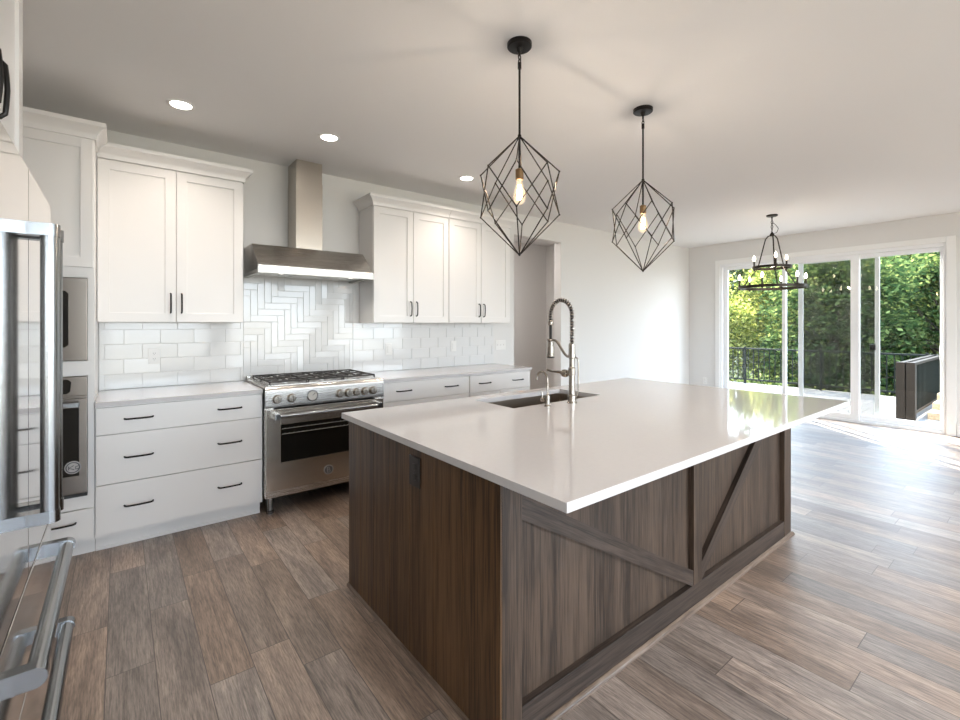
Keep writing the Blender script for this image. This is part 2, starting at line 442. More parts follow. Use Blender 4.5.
M['island_end'] = wood('island_end_veneer', (0.036, 0.017, 0.0065), (0.145, 0.076, 0.033), (60, 60, 1.8), 0.40)  # front's wood again, warm lamplight on this side put into the colour
M['shoe'] = wood('shoe_wood', (0.09, 0.06, 0.042), (0.20, 0.145, 0.108), (3, 3, 60), 0.28)
M['floor'] = floor_mat()
M['deck'] = wood('deck_boards', (0.115, 0.105, 0.095), (0.165, 0.155, 0.14), (1.5, 25, 25), 0.7)
M['stair_wood'] = wood('tan_lumber', (0.30, 0.20, 0.11), (0.52, 0.38, 0.24), (3, 30, 30), 0.7)
M['rail'] = pbr('dark_rail_paint', (0.006, 0.008, 0.006), 0.6, spec=0.12, noise=0.1)
M['post'] = pbr('bronze_rail_paint', (0.022, 0.0165, 0.012), 0.6, spec=0.12, noise=0.1)
M['bark'] = wood('bark', (0.035, 0.028, 0.020), (0.12, 0.10, 0.075), (14, 14, 2), 0.9)
M['hill'] = pbr('undergrowth', (0.025, 0.045, 0.012), 0.95, noise=0.7, nscale=1.4, bump=0.5, bscale=3)
M['siding'] = pbr('house_siding', (0.66, 0.66, 0.64), 0.7, noise=0.03)
M['leafA'] = leaf_mat('leaf_bright', (0.045, 0.070, 0.014), (0.18, 0.215, 0.045), (0.50, 0.50, 0.15))
M['leafB'] = leaf_mat('leaf_mid', (0.028, 0.048, 0.013), (0.105, 0.140, 0.034), (0.36, 0.38, 0.12))
M['leafC'] = leaf_mat('leaf_dark', (0.014, 0.032, 0.012), (0.045, 0.085, 0.028), (0.20, 0.25, 0.085))
M['can_lens'] = pbr('lamp_lens', (0.9, 0.88, 0.84), 0.4, emit=(1.0, 0.93, 0.84), es=14.0)
M['filament'] = pbr('filament', (1, 0.8, 0.5), 0.4, emit=(1.0, 0.74, 0.42), es=45.0)
M['candle_bulb'] = pbr('candle_bulb', (1, 0.9, 0.8), 0.3, emit=(1.0, 0.83, 0.62), es=11.0)
M['display'] = pbr('gauge_face', (0.62, 0.60, 0.56), 0.2, noise=0.02)
M['badge'] = pbr('badge_silver', (0.55, 0.53, 0.52), 0.25, metal=0.6, noise=0.03)
M['badge_dark'] = pbr('badge_dark', (0.03, 0.03, 0.035), 0.3, noise=0.03)
M['hood_led'] = pbr('hood_lamp', (0.9, 0.88, 0.82), 0.4, emit=(1.0, 0.94, 0.84), es=5.0)

# ------------------------------------------------------------------ room shell
XL, XR, YB, YF, ZC = -0.97, 8.083, 4.173, -3.5, 2.752
DOOR_Y0, DOOR_Y1, DOOR_Z = 0.89, 3.63, 2.40
OPN_X0, OPN_X1, OPN_Z = 3.81, 4.663, 2.485
struct('floor', MB().box((XL - 0.12, YF - 0.15, -0.06), (XR + 0.15, YB + 1.7, 0.0)), M['floor'], smooth=False)
struct('ceiling', MB().box((XL - 0.12, YF - 0.15, ZC), (XR + 0.15, YB + 1.7, ZC + 0.1)), M['ceiling'], smooth=False)
b = MB()
b.box((XL - 0.12, YB, 0), (OPN_X0, YB + 0.12, ZC)); b.box((OPN_X1, YB, 0), (XR + 0.15, YB + 0.12, ZC)); b.box((OPN_X0, YB, OPN_Z), (OPN_X1, YB + 0.12, ZC))
struct('wall_back', b, M['wall'], smooth=False)
b = MB()
b.box((XR, YF, 0), (XR + 0.15, DOOR_Y0, ZC)); b.box((XR, DOOR_Y1, 0), (XR + 0.15, YB, ZC)); b.box((XR, DOOR_Y0, DOOR_Z), (XR + 0.15, DOOR_Y1, ZC))
struct('wall_right', b, M['wall'], smooth=False)
struct('wall_left', MB().box((XL - 0.12, YF, 0), (XL, YB, ZC)), M['wall'], smooth=False)
b = MB()
xs = [XL - 0.12]
for wx in (0.40, 2.95, 5.5): xs += [wx - 1.1, wx + 1.1]
xs.append(XR + 0.15)
for i in range(0, len(xs), 2): b.box((xs[i], YF - 0.15, 0), (xs[i + 1], YF, ZC))
for wx in (0.40, 2.95, 5.5):
    b.box((wx - 1.1, YF - 0.15, 0), (wx + 1.1, YF, 0.25)); b.box((wx - 1.1, YF - 0.15, 2.5), (wx + 1.1, YF, ZC))
struct('wall_front', b, M['wall'], smooth=False)
for i, wx in enumerate((0.40, 2.95, 5.5)):  # unseen windows, added to let fill daylight in
    e = bpy.data.objects.new('window_%d' % (i + 1), None); COL.objects.link(e); e.location = (wx, YF - 0.08, 0.25); e['kind'] = 'structure'
    f = MB()
    for (a, c) in (((-1.1, 0.25), (-1.03, 2.5)), ((1.03, 0.25), (1.1, 2.5)), ((-1.03, 0.25), (1.03, 0.32)), ((-1.03, 2.43), (1.03, 2.5)), ((-1.03, 1.35), (1.03, 1.41))):
        f.box((wx + a[0], YF - 0.11, a[1]), (wx + c[0], YF - 0.05, c[1]))
    f.build('frame', M['vinyl'], e, False)
    MB().box((wx - 1.03, YF - 0.085, 0.32), (wx + 1.03, YF - 0.079, 2.43)).build('pane', M['glass'], e, False)
# hallway behind the opening
b = MB()
b.box((3.0, YB + 1.45, 0), (5.9, YB + 1.57, ZC)); b.box((2.9, YB + 0.12, 0), (3.0, YB + 1.57, ZC)); b.box((5.9, YB + 0.12, 0), (6.0, YB + 1.57, ZC))
struct('wall_hallway', b, M['wall'], smooth=False)
lamp('hall_light', 'AREA', (4.0, YB + 0.85, ZC - 0.03), 15, (1.0, 0.92, 0.88), aim=(0, 0, -1), shape='DISK', size=0.3)  # unseen lamp added to brighten the hallway
# baseboards
BBZ = 0.135
def baseboard(name, a, bb):
    m = MB(); m.box(a, bb, 0.004); struct(name, m, M['trim'])
baseboard('baseboard_back', (OPN_X1, YB - 0.014, 0.0), (XR - 0.016, YB, BBZ))
b = MB(); b.box((XR - 0.014, 3.72, 0), (XR, YB, BBZ), 0.004); b.box((XR - 0.014, YF, 0), (XR, 0.80, BBZ), 0.004)
struct('baseboard_right', b, M['trim'])
baseboard('baseboard_hallway', (3.0, YB + 1.436, 0), (5.9, YB + 1.45, BBZ))

# ------------------------------------------------------------------ sliding patio door
dr = bpy.data.objects.new('door_1', None); COL.objects.link(dr); dr.location = (XR + 0.08, 2.26, 0); dr['kind'] = 'structure'
b = MB()
CW = 0.072
b.box((XR - 0.018, DOOR_Y0 - CW - 0.012, 0.0), (XR, DOOR_Y0 + 0.004, DOOR_Z + CW), 0.004); b.box((XR - 0.018, DOOR_Y1 - 0.004, 0), (XR, DOOR_Y1 + CW, DOOR_Z + CW), 0.004)
b.box((XR - 0.018, DOOR_Y0 + 0.004, DOOR_Z), (XR, DOOR_Y1 - 0.004, DOOR_Z + CW), 0.004)
struct('trim_1', b, M['trim'])
b = MB()
b.box((XR + 0.002, DOOR_Y0, 0.0), (XR + 0.148, DOOR_Y0 + 0.032, DOOR_Z), 0.003); b.box((XR + 0.002, DOOR_Y1 - 0.032, 0), (XR + 0.148, DOOR_Y1, DOOR_Z), 0.003)
b.box((XR + 0.002, DOOR_Y0 + 0.03, DOOR_Z - 0.045), (XR + 0.148, DOOR_Y1 - 0.03, DOOR_Z), 0.003); b.box((XR + 0.002, DOOR_Y0 + 0.03, 0), (XR + 0.148, DOOR_Y1 - 0.03, 0.032), 0.003)
b.build('frame', M['vinyl'], dr)
def sash(y0, y1, sl, sr, x, handle=None):
    """a framed glass sash; y0 < y1, sl is the stile on the low-y side"""
    z0, z1 = 0.033, DOOR_Z - 0.046
    m = MB()
    m.box((x, y0, z0), (x + 0.036, y0 + sl, z1), 0.003); m.box((x, y1 - sr, z0), (x + 0.036, y1, z1), 0.003)
    m.box((x, y0 + sl - 0.002, z0), (x + 0.036, y1 - sr + 0.002, z0 + 0.078), 0.003); m.box((x, y0 + sl - 0.002, z1 - 0.055), (x + 0.036, y1 - sr + 0.002, z1), 0.003)
    s = m.build('sash', M['vinyl'], dr)
    MB().box((x + 0.015, y0 + sl - 0.004, z0 + 0.07), (x + 0.021, y1 - sr + 0.004, z1 - 0.05)).build('glass', M['glass'], s, False)
    return s
sash(2.655, 3.596, 0.052, 0.07, XR + 0.062)
sash(1.755, 2.70, 0.095, 0.050, XR + 0.020)
s3 = sash(0.924, 1.85, 0.034, 0.095, XR + 0.062)
h = MB(); h.tube([(XR + 0.062, 0.945, 0.93), (XR + 0.03, 0.945, 0.935), (XR + 0.015, 0.945, 0.97), (XR + 0.012, 0.945, 1.02), (XR + 0.015, 0.945, 1.07), (XR + 0.03, 0.945, 1.105), (XR + 0.062, 0.945, 1.11)], 0.013, 10)
h.box((XR + 0.05, 0.928, 0.90), (XR + 0.064, 0.956, 1.14), 0.006)
h.build('handle', M['vinyl'], s3)
m = MB(); xs_ = XR + 0.112; zt = DOOR_Z - 0.05
m.box((xs_, 1.552, 0.034), (xs_ + 0.022, 1.604, zt), 0.003); m.box((xs_, 2.448, 0.034), (xs_ + 0.022, 2.512, zt), 0.003)
m.box((xs_, 1.60, 0.034), (xs_ + 0.022, 2.45, 0.095), 0.003); m.box((xs_, 1.60, zt - 0.055), (xs_ + 0.022, 2.45, zt), 0.003)
s4 = m.build('screen_frame', M['vinyl'], dr)
MB().box((xs_ + 0.010, 1.60, 0.09), (xs_ + 0.012, 2.45, zt - 0.05)).build('insect_screen', M['screen'], s4, False)
MB().box((xs_ - 0.022, 1.595, 1.02), (xs_ + 0.004, 1.655, 1.10), 0.008).build('latch', M['black'], s4)

# ------------------------------------------------------------------ tiled backsplash
def backsplash():
    rnd = random.Random(4)
    struct('wall_backsplash_grout', MB().box((-0.118, YB - 0.006, 0.90), (3.475, YB, 1.40)).box((0.735, YB - 0.006, 1.395), (1.80, YB, 1.80)), M['grout'], smooth=False)
    T = MB()
    def tile(x0, x1, z0, z1, cx0, cx1, cz0, cz1, tilt):
        g = 0.0013
        x0, x1, z0, z1 = max(x0, cx0) + g, min(x1, cx1) - g, max(z0, cz0) + g, min(z1, cz1) - g
        if x1 - x0 < 0.006 or z1 - z0 < 0.006: return
        a, c = rnd.gauss(0, tilt), rnd.gauss(0, tilt)
        yb = YB - 0.006; xm, zm = (x0 + x1) / 2, (z0 + z1) / 2
        f = lambda x, z, e: yb - 0.006 + a * (x - xm) + c * (z - zm) + e
        e = 0.0016
        P = [(x0, f(x0, z0, e), z0), (x1, f(x1, z0, e), z0), (x1, yb + 0.002, z0), (x0, yb + 0.002, z0), (x0, f(x0, z1, e), z1), (x1, f(x1, z1, e), z1), (x1, yb + 0.002, z1), (x0, yb + 0.002, z1)]
        T.hexa(P, 0.0012, 1)
    HX0, HX1 = 0.795, 1.735
    def field(x0, x1, z0, z1, tw, th, ox):
        r = 0; z = z0
        while z < z1:
            x = x0 - tw + ((r % 2) * tw / 2 + ox) % tw
            while x < x1:
                tile(x, x + tw, z, z + th, x0, x1, z0, z1, 0.006); x += tw
            z += th; r += 1
    field(-0.118, HX0, 0.916, 1.394, 0.215, 0.106, 0.03)
    field(HX1, 3.475, 0.916, 1.394, 0.215, 0.106, 0.10)
    field(0.737, HX0, 1.394, 1.80, 0.215, 0.106, 0.03); field(HX1, 1.796, 1.394, 1.80, 0.215, 0.106, 0.10)
    wv = 0.0535; n = 4
    z0, z1 = 0.916, 1.80
    for i in range(-6, 24):
        for j in range(-6, 24):
            d = (i - j) % (2 * n)
            if d == 0: tile(HX0 + i * wv, HX0 + (i + n) * wv, z0 + j * wv, z0 + (j + 1) * wv, HX0, HX1, z0, z1, 0.010)
            if d == 2 * n - 1: tile(HX0 + i * wv, HX0 + (i + 1) * wv, z0 + j * wv, z0 + (j + n) * wv, HX0, HX1, z0, z1, 0.010)
    struct('wall_backsplash', T, M['tile'])
backsplash()

# ------------------------------------------------------------------ cabinet building blocks
def map_front(yf):          # u = world x, d = out of the face (towards -y), w = world z
    return lambda u, d, w_: (u, yf - d, w_)
def map_side(xf_):          # u = world y, d = out of the face (towards +x)
    return lambda u, d, w_: (xf_ + d, u, w_)
def shaker(u0, u1, w0, w1, xf, rail=0.057, t=0.020):
    m = MB(xf)
    m.box((u0, 0, w0), (u0 + rail, t, w1), 0.0015); m.box((u1 - rail, 0, w0), (u1, t, w1), 0.0015)
    m.box((u0 + rail - 0.001, 0, w0), (u1 - rail + 0.001, t, w0 + rail), 0.0015); m.box((u0 + rail - 0.001, 0, w1 - rail), (u1 - rail + 0.001, t, w1), 0.0015)
    m.box((u0 + rail - 0.003, 0, w0 + rail - 0.003), (u1 - rail + 0.003, t - 0.010, w1 - rail + 0.003))
    return m
def slab(u0, u1, w0, w1, xf, t=0.020):
    m = MB(xf); m.box((u0, 0, w0), (u1, t, w1), 0.002); return m
def pull(uc, wc, xf, L=0.142, upright=False, d0=0.019, out=0.030, r=0.0055):
    m = MB(xf); h = L / 2
    prof = [(-h, d0), (-h + 0.002, d0 + out * 0.6), (-h + 0.012, d0 + out * 0.93), (-h * 0.5, d0 + out), (0, d0 + out * 1.06), (h * 0.5, d0 + out), (h - 0.012, d0 + out * 0.93), (h - 0.002, d0 + out * 0.6), (h, d0)]
    m.tube([(uc, d, wc + s) if upright else (uc + s, d, wc) for s, d in prof], r, 8)
    return m
CROWN = [(0, 0), (0.010, 0), (0.012, 0.022), (0.020, 0.035), (0.036, 0.055), (0.052, 0.066), (0.056, 0.072), (0.056, 0.092), (0, 0.092)]
def crown(x0, x1, yf, z0, parent, ret_left=False, ret_right=False, yback=None, mat=None):
    """crown moulding along a cabinet front with mitred returns"""
    bm = MB(); V = bm.bm
    rows = []
    for o, hh in CROWN:
        row = []
        xa = x0 - (o if ret_left else 0); xb = x1 + (o if ret_right else 0)
        if ret_left: row.append((xa, yback, z0 + hh))
        row.append((xa, yf - o, z0 + hh)); row.append((xb, yf - o, z0 + hh))
        if ret_right: row.append((xb, yback, z0 + hh))
        rows.append([V.verts.new(p) for p in row])
    n = len(rows)
    for i in range(n):
        A, B = rows[i], rows[(i + 1) % n]
        for k in range(len(A) - 1):
            V.faces.new((A[k], A[k + 1], B[k + 1], B[k]))
    V.faces.new([r[0] for r in rows]); V.faces.new([r[-1] for r in rows][::-1])
    return bm.build('crown_moulding', mat or M['cab'], parent)

FY = 3.558          # base cabinet carcass face (drawer fronts stand out of it)
UY = 3.862          # wall cabinet carcass face
GAP = 0.0026

# --- tall oven cabinet
TX0, TX1 = -0.965, -0.121
t = thing('oven_cabinet', 'tall white cabinet around the built-in microwave and wall oven', 'cabinet', ((TX0 + TX1) / 2, 3.87, 0))
b = MB()
b.box((TX0, FY, 0.10), (TX0 + 0.05, YB - 0.002, 2.47)); b.box((TX1 - 0.03, FY, 0.10), (TX1, YB - 0.002, 2.47))
for za, zb in ((0.10, 0.125), (0.295, 0.372), (1.076, 1.163), (1.652, 1.715), (2.455, 2.47)): b.box((TX0 + 0.05, FY, za), (TX1 - 0.03, YB - 0.002, zb))
b.box((TX0 + 0.05, 4.15, 0.10), (TX1 - 0.03, YB - 0.002, 2.47)); b.build('body', M['cab'], t, False)
MB().box((TX0, FY + 0.075, 0), (TX1, FY + 0.09, 0.10)).build('toe_kick', M['toe'], t, False)
mf = map_front(FY)
d_ = shaker(TX0 + 0.425, TX1 - 0.006, 1.713, 2.468, mf).build('door', M['cab'], t); pull(TX0 + 0.46, 1.82, mf, upright=True).build('handle', M['black'], d_)
d_ = shaker(TX0 + 0.006, TX0 + 0.421, 1.713, 2.468, mf).build('door', M['cab'], t); pull(TX0 + 0.39, 1.82, mf, upright=True).build('handle', M['black'], d_)
d_ = slab(TX0 + 0.006, TX1 - 0.006, 0.122, 0.292, mf).build('drawer', M['cab'], t)
pull(-0.275, 0.225, mf).build('handle', M['black'], d_); pull(-0.78, 0.225, mf).build('handle', M['black'], d_)
crown(TX0, TX1, FY - 0.02, 2.468, t, ret_right=True, yback=UY - 0.085)

# --- built-in microwave and wall oven
AX0, AX1 = -0.907, -0.152
mw = thing('microwave', 'stainless built-in microwave above the wall oven', 'microwave', (-0.53, FY, 1.165))
b = MB(); yf = FY - 0.018
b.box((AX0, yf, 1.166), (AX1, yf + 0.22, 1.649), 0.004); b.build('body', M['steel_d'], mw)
b = MB(); b.prism([(AX0 + 0.075, 1.245), (AX1 - 0.098, 1.245), (AX1 - 0.083, 1.26), (AX1 - 0.083, 1.555), (AX1 - 0.098, 1.57), (AX0 + 0.075, 1.57), (AX0 + 0.06, 1.555), (AX0 + 0.06, 1.26)], yf - 0.005, yf + 0.002, 'xz'); b.build('window', M['dark_glass'], mw)
b = MB(); b.tube([(AX0 + 0.1, yf, 1.61), (AX0 + 0.1, yf - 0.04, 1.61), (AX1 - 0.2, yf - 0.04, 1.61), (AX1 - 0.2, yf, 1.61)], 0.010, 10); b.build('handle', M['polish'], mw)
ov = thing('wall_oven', 'stainless built-in wall oven below the microwave', 'oven', (-0.53, FY, 0.374))
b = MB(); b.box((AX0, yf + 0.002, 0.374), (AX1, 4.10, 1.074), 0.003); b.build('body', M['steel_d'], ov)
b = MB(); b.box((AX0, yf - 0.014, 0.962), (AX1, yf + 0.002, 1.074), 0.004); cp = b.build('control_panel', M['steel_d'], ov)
b = MB(); b.prism([(AX0 + 0.17, 0.978), (AX1 - 0.09, 0.978), (AX1 - 0.075, 0.99), (AX1 - 0.07, 1.045), (AX1 - 0.085, 1.06), (AX0 + 0.17, 1.06), (AX0 + 0.155, 1.045), (AX0 + 0.155, 0.99)], yf - 0.019, yf - 0.012, 'xz'); b.build('display', M['dark_glass'], cp)
b = MB()
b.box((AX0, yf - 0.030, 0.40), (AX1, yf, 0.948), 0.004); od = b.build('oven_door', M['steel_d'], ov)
MB().box((AX0 + 0.04, yf - 0.034, 0.505), (AX1 - 0.035, yf - 0.028, 0.905), 0.002).build('window', M['dark_glass'], od)
b = MB(); b.box((AX0 + 0.03, yf - 0.085, 0.900), (AX1 - 0.030, yf - 0.06, 0.936), 0.008, 3); b.box((AX0 + 0.05, yf - 0.062, 0.91), (AX0 + 0.075, yf - 0.029, 0.93)); b.box((AX1 - 0.075, yf - 0.062, 0.91), (AX1 - 0.05, yf - 0.029, 0.93)); b.build('handle', M['polish'], od)
def oval(name, c, rx, rz, y0, y1, mat, par):
    m = MB(); m.prism([(c[0] + rx * math.cos(2 * PI * k / 28), c[1] + rz * math.sin(2 * PI * k / 28)) for k in range(28)], y0, y1, 'xz'); return m.build(name, mat, par)
bc = (-0.214, 0.557)
bdg = oval('badge', bc, 0.037, 0.037, yf - 0.0365, yf - 0.033, M['badge'], od)
b = MB()
b.tube([(bc[0] + 0.029 * math.cos(2 * PI * k / 28), yf - 0.0368, bc[1] + 0.029 * math.sin(2 * PI * k / 28)) for k in range(28)], 0.0035, 6, closed=True)
b.tube([(bc[0] - 0.018, yf - 0.037, bc[1] + 0.010), (bc[0] - 0.018, yf - 0.037, bc[1] - 0.012)], 0.003, 6)
b.tube([(bc[0] + 0.004, yf - 0.037, bc[1] + 0.012), (bc[0] - 0.016, yf - 0.037, bc[1] - 0.001), (bc[0] + 0.006, yf - 0.037, bc[1] - 0.013)], 0.003, 6)
b.tube([(bc[0] + 0.024, yf - 0.037, bc[1] + 0.006), (bc[0] + 0.012, yf - 0.037, bc[1] + 0.004), (bc[0] + 0.012, yf - 0.037, bc[1] - 0.010), (bc[0] + 0.026, yf - 0.037, bc[1] - 0.008)], 0.003, 6)
b.build('emblem', M['badge_dark'], bdg)
MB().box((AX0, yf - 0.004, 0.374), (AX1, yf + 0.003, 0.392)).build('vent', M['slot'], ov, False)

# --- base cabinets
def base_cabinet(x0, x1, label, layout, group, end_right=False):
    t = thing('base_cabinet', label, 'cabinet', ((x0 + x1) / 2, 3.87, 0), group)
    b = MB(); b.box((x0, FY, 0.10), (x1, YB - 0.014, 0.884)); b.build('body', M['cab'], t, False)
    b = MB(); b.box((x0, FY + 0.075, 0), (x1, FY + 0.09, 0.10)); b.box((x0, FY + 0.066, 0), (x1, FY + 0.075, 0.018), 0.003)
    b.build('toe_kick', M['toe'], t, False)
    for kind, z0, z1 in layout:
        if kind == 'drawer':
            d = slab(x0 + GAP * 2, x1 - GAP * 2, z0 + GAP, z1 - GAP, mf).build('drawer', M['cab'], t)
            q = (x1 - x0) * 0.228
            zz = (z0 + z1) / 2 + 0.004
            pull(x0 + q, zz, mf).build('handle', M['black'], d); pull(x1 - q, zz, mf).build('handle', M['black'], d)
        else:
            xm = (x0 + x1) / 2 - 0.02
            for a, c, kx in ((x0 + GAP * 2, xm - GAP, xm - 0.03), (xm + GAP, x1 - GAP * 2, xm + 0.03)):
                d = shaker(a, c, z0 + GAP, z1 - GAP, mf).build('door', M['cab'], t)
                MB().lathe([(0.006, 0), (0.006, 0.012), (0.014, 0.018), (0.014, 0.026), (0, 0.029)], (kx, FY - 0.0195, z1 - 0.055), '-y', 16).build('knob', M['black'], d)
    return t
DR = [('drawer', 0.714, 0.880), ('drawer', 0.415, 0.714), ('drawer', 0.120, 0.415)]
base_cabinet(-0.119, 0.803, 'white three-drawer base cabinet between the wall oven and the range', DR, 'white base cabinets')
base_cabinet(1.729, 2.650, 'white three-drawer base cabinet just right of the range', DR, 'white base cabinets')
base_cabinet(2.654, 3.468, 'white base cabinet with one drawer over two knobbed doors', [('drawer', 0.708, 0.880), ('doors', 0.120, 0.708)], 'white base cabinets')
b = MB(); b.box((-0.119, 3.533, 0.886), (0.803, YB - 0.014, 0.914), 0.002); tag(b.build('worktop', M['quartz']), 'white quartz worktop over the drawers left of the range', 'worktop', 'wall worktops')
b = MB(); b.box((1.729, 3.533, 0.886), (3.492, YB - 0.014, 0.914), 0.002); tag(b.build('worktop', M['quartz']), 'white quartz worktop running right from the range', 'worktop', 'wall worktops')

# --- wall cabinets
def wall_cabinet(x0, x1, label, ends):
    t = thing('wall_cabinet', label, 'cabinet', ((x0 + x1) / 2, 4.0, 1.392), 'white wall cabinets')
    b = MB(); b.box((x0, UY, 1.392), (x1, YB - 0.016, 2.47)); b.build('body', M['cab'], t, False)
    mu = map_front(UY); xm = (x0 + x1) / 2
    for a, c, hx in ((x0 + GAP, xm - GAP, xm - 0.032), (xm + GAP, x1 - GAP, xm + 0.032)):
        d = shaker(a, c, 1.394, 2.452, mu, 0.062).build('door', M['cab'], t)
        pull(hx, 1.525, mu, 0.135, True).build('handle', M['black'], d)
    crown(x0, x1, UY - 0.02, 2.455, t, ends[0], ends[1], YB - 0.016)
wall_cabinet(-0.119, 0.735, 'white two-door wall cabinet left of the range hood', (False, True))
wall_cabinet(1.797, 2.617, 'white two-door wall cabinet right beside the range hood', (True, False))
wall_cabinet(2.6205, 3.449, 'white two-door wall cabinet farthest from the range hood', (False, True))

# --- fridge, its end panel and the cabinet above it
FX, FY0, FY1, FZ = -0.180, 1.115, 2.065, 1.768
t = thing('wall_cabinet', 'white two-door cabinet above the refrigerator', 'cabinet', (-0.6, 1.60, 1.82), 'white wall cabinets')
b = MB(); b.box((XL + 0.002, 1.00, 1.80), (-0.262, 2.085, 2.46)); b.build('body', M['cab'], t, False)
ms = map_side(-0.262)
for a, c, hy in ((1.06, 1.535, 1.485), (1.539, 2.02, 1.565)):
    d = shaker(a, c, 1.812, 2.45, ms).build('door', M['cab'], t); pull(hy, 1.940, ms, 0.14, True, out=0.028).build('handle', M['black'], d)
b = MB(); b.box((XL + 0.002, 2.088, 0), (-0.252, 2.108, 2.47)); tag(b.build('end_panel', M['cab'], None, False), 'white tall end panel beside the refrigerator', 'panel')
fr = thing('refrigerator', 'stainless french-door refrigerator with tubular handles', 'refrigerator', (-0.55, 1.59, 0))
b = MB(); b.box((-0.93, FY0 + 0.004, 0.06), (FX - 0.075, FY1 - 0.004, FZ - 0.008)); b.box((-0.90, FY0 + 0.02, 0), (FX - 0.11, FY1 - 0.02, 0.06)); b.build('body', M['slot'], fr, False)
FS = 1.592
def bracket_handle(y, z0, z1, xf, parent, r=0.0178, out=0.042):
    m = MB(); m.tube([(xf + out, y, z0 + 0.012), (xf + out, y, z1 - 0.012)], r, 18); hd = m.build('handle', M['polish'], parent)
    for za, zb in ((z0 - 0.014, z0 + 0.016), (z1 - 0.016, z1 + 0.014)):
        m = MB(); n = 12
        prof = [(xf, y - r * 0.9)] + [(xf + out + r * 1.12 * math.sin(PI * k / n), y - r * 1.12 * math.cos(PI * k / n)) for k in range(n + 1)] + [(xf, y + r * 0.9)]
        m.prism(prof, za, zb, 'xy'); m.build('bracket', M['polish'], hd)
for y0, y1, hy in ((FY0, FS - 0.0022, 1.556), (FS + 0.0022, FY1, 1.640)):
    m = MB(); m.box((FX - 0.07, y0, 0.750), (FX, y1, FZ), 0.003); d = m.build('door', M['fridge'], fr)
    bracket_handle(hy, 0.902, 1.612, FX, d)
def bar_handle(z, xf, parent, y0, y1, r=0.0175, out=0.050):
    m = MB(); m.tube([(xf + out, y0 + 0.01, z), (xf + out, y1 - 0.01, z)], r, 18); hd = m.build('handle', M['polish'], parent)
    for ya, yb in ((y0 - 0.012, y0 + 0.016), (y1 - 0.016, y1 + 0.012)):
        m = MB(); n = 12
        prof = [(xf, z - r * 1.1)] + [(xf + out + r * 1.12 * math.sin(PI * k / n), z - r * 1.12 * math.cos(PI * k / n)) for k in range(n + 1)] + [(xf, z + r * 1.1)]
        m.prism(prof, ya, yb, 'xz'); m.build('bracket', M['polish'], hd)
for z0, z1, hz in ((0.484, 0.740, 0.695), (0.075, 0.476, 0.448)):
    m = MB(); m.box((FX - 0.07, FY0, z0), (FX, FY1, z1), 0.003); d = m.build('drawer', M['fridge'], fr)
    bar_handle(hz, FX, d, 1.235, 1.905)

# ------------------------------------------------------------------ range
RX0, RX1, RY = 0.809, 1.723, 3.492
rg = thing('range_cooker', 'stainless gas range with six burners between white drawers', 'range', ((RX0 + RX1) / 2, 3.83, 0))
b = MB()
for za, zb in ((0.135, 0.172), (0.79, 0.905)): b.box((RX0, RY + 0.035, za), (RX1, YB - 0.02, zb))
b.box((RX0, RY + 0.035, 0.172), (RX0 + 0.06, YB - 0.02, 0.79)); b.box((RX1 - 0.06, RY + 0.035, 0.172), (RX1, YB - 0.02, 0.79)); b.box((RX0 + 0.06, 4.05, 0.172), (RX1 - 0.06, YB - 0.02, 0.79))
b.build('body', M['steel'], rg, False)
b = MB(); b.prism([(RY + 0.04, 0.775), (RY, 0.780), (RY - 0.001, 0.800), (RY + 0.002, 0.898), (RY + 0.005, 0.912), (RY + 0.02, 0.926), (RY + 0.04, 0.930), (YB - 0.03, 0.930), (YB - 0.03, 0.905), (RY + 0.04, 0.905)], RX0, RX1, 'yz'); b.build('control_panel', M['steel'], rg)
b = MB(); b.box((RX0 + 0.006, 4.125, 0.928), (RX1 - 0.006, 4.152, 0.955), 0.003); b.build('backguard', M['steel'], rg)
b = MB(); b.box((RX0 + 0.03, RY + 0.055, 0.929), (RX1 - 0.03, 4.12, 0.934)); b.build('cooktop', M['steel'], rg, False)
for kx in (0.886, 0.987, 1.350, 1.417, 1.486, 1.556, 1.627):
    k = MB(); k.lathe([(0.033, 0), (0.033, 0.006), (0.029, 0.009), (0.028, 0.028), (0.025, 0.033), (0, 0.034)], (kx, RY + 0.002, 0.838), Vector((0, -1, 0.03)), 20)
    k.box((kx - 0.005, RY - 0.036, 0.818), (kx + 0.005, RY - 0.026, 0.866), 0.002); k.build('knob', M['nickel'], rg)
    MB().box((kx - 0.006, RY + 0.0045, 0.878), (kx + 0.006, RY + 0.010, 0.884)).build('marker', M['slot'], rg, False)
k = MB(); k.lathe([(0.042, 0), (0.042, 0.010), (0.036, 0.014), (0.034, 0.010)], (1.137, RY + 0.002, 0.842), Vector((0, -1, 0.03)), 28); gz = k.build('gauge', M['polish'], rg)
MB().lathe([(0.034, 0.008), (0.034, 0.011), (0, 0.011)], (1.137, RY + 0.002, 0.842), Vector((0, -1, 0.03)), 28).build('dial', M['display'], gz)
MB().tube([(1.137, RY - 0.012, 0.844), (1.155, RY - 0.012, 0.862)], 0.0018, 6).build('needle', M['slot'], gz)
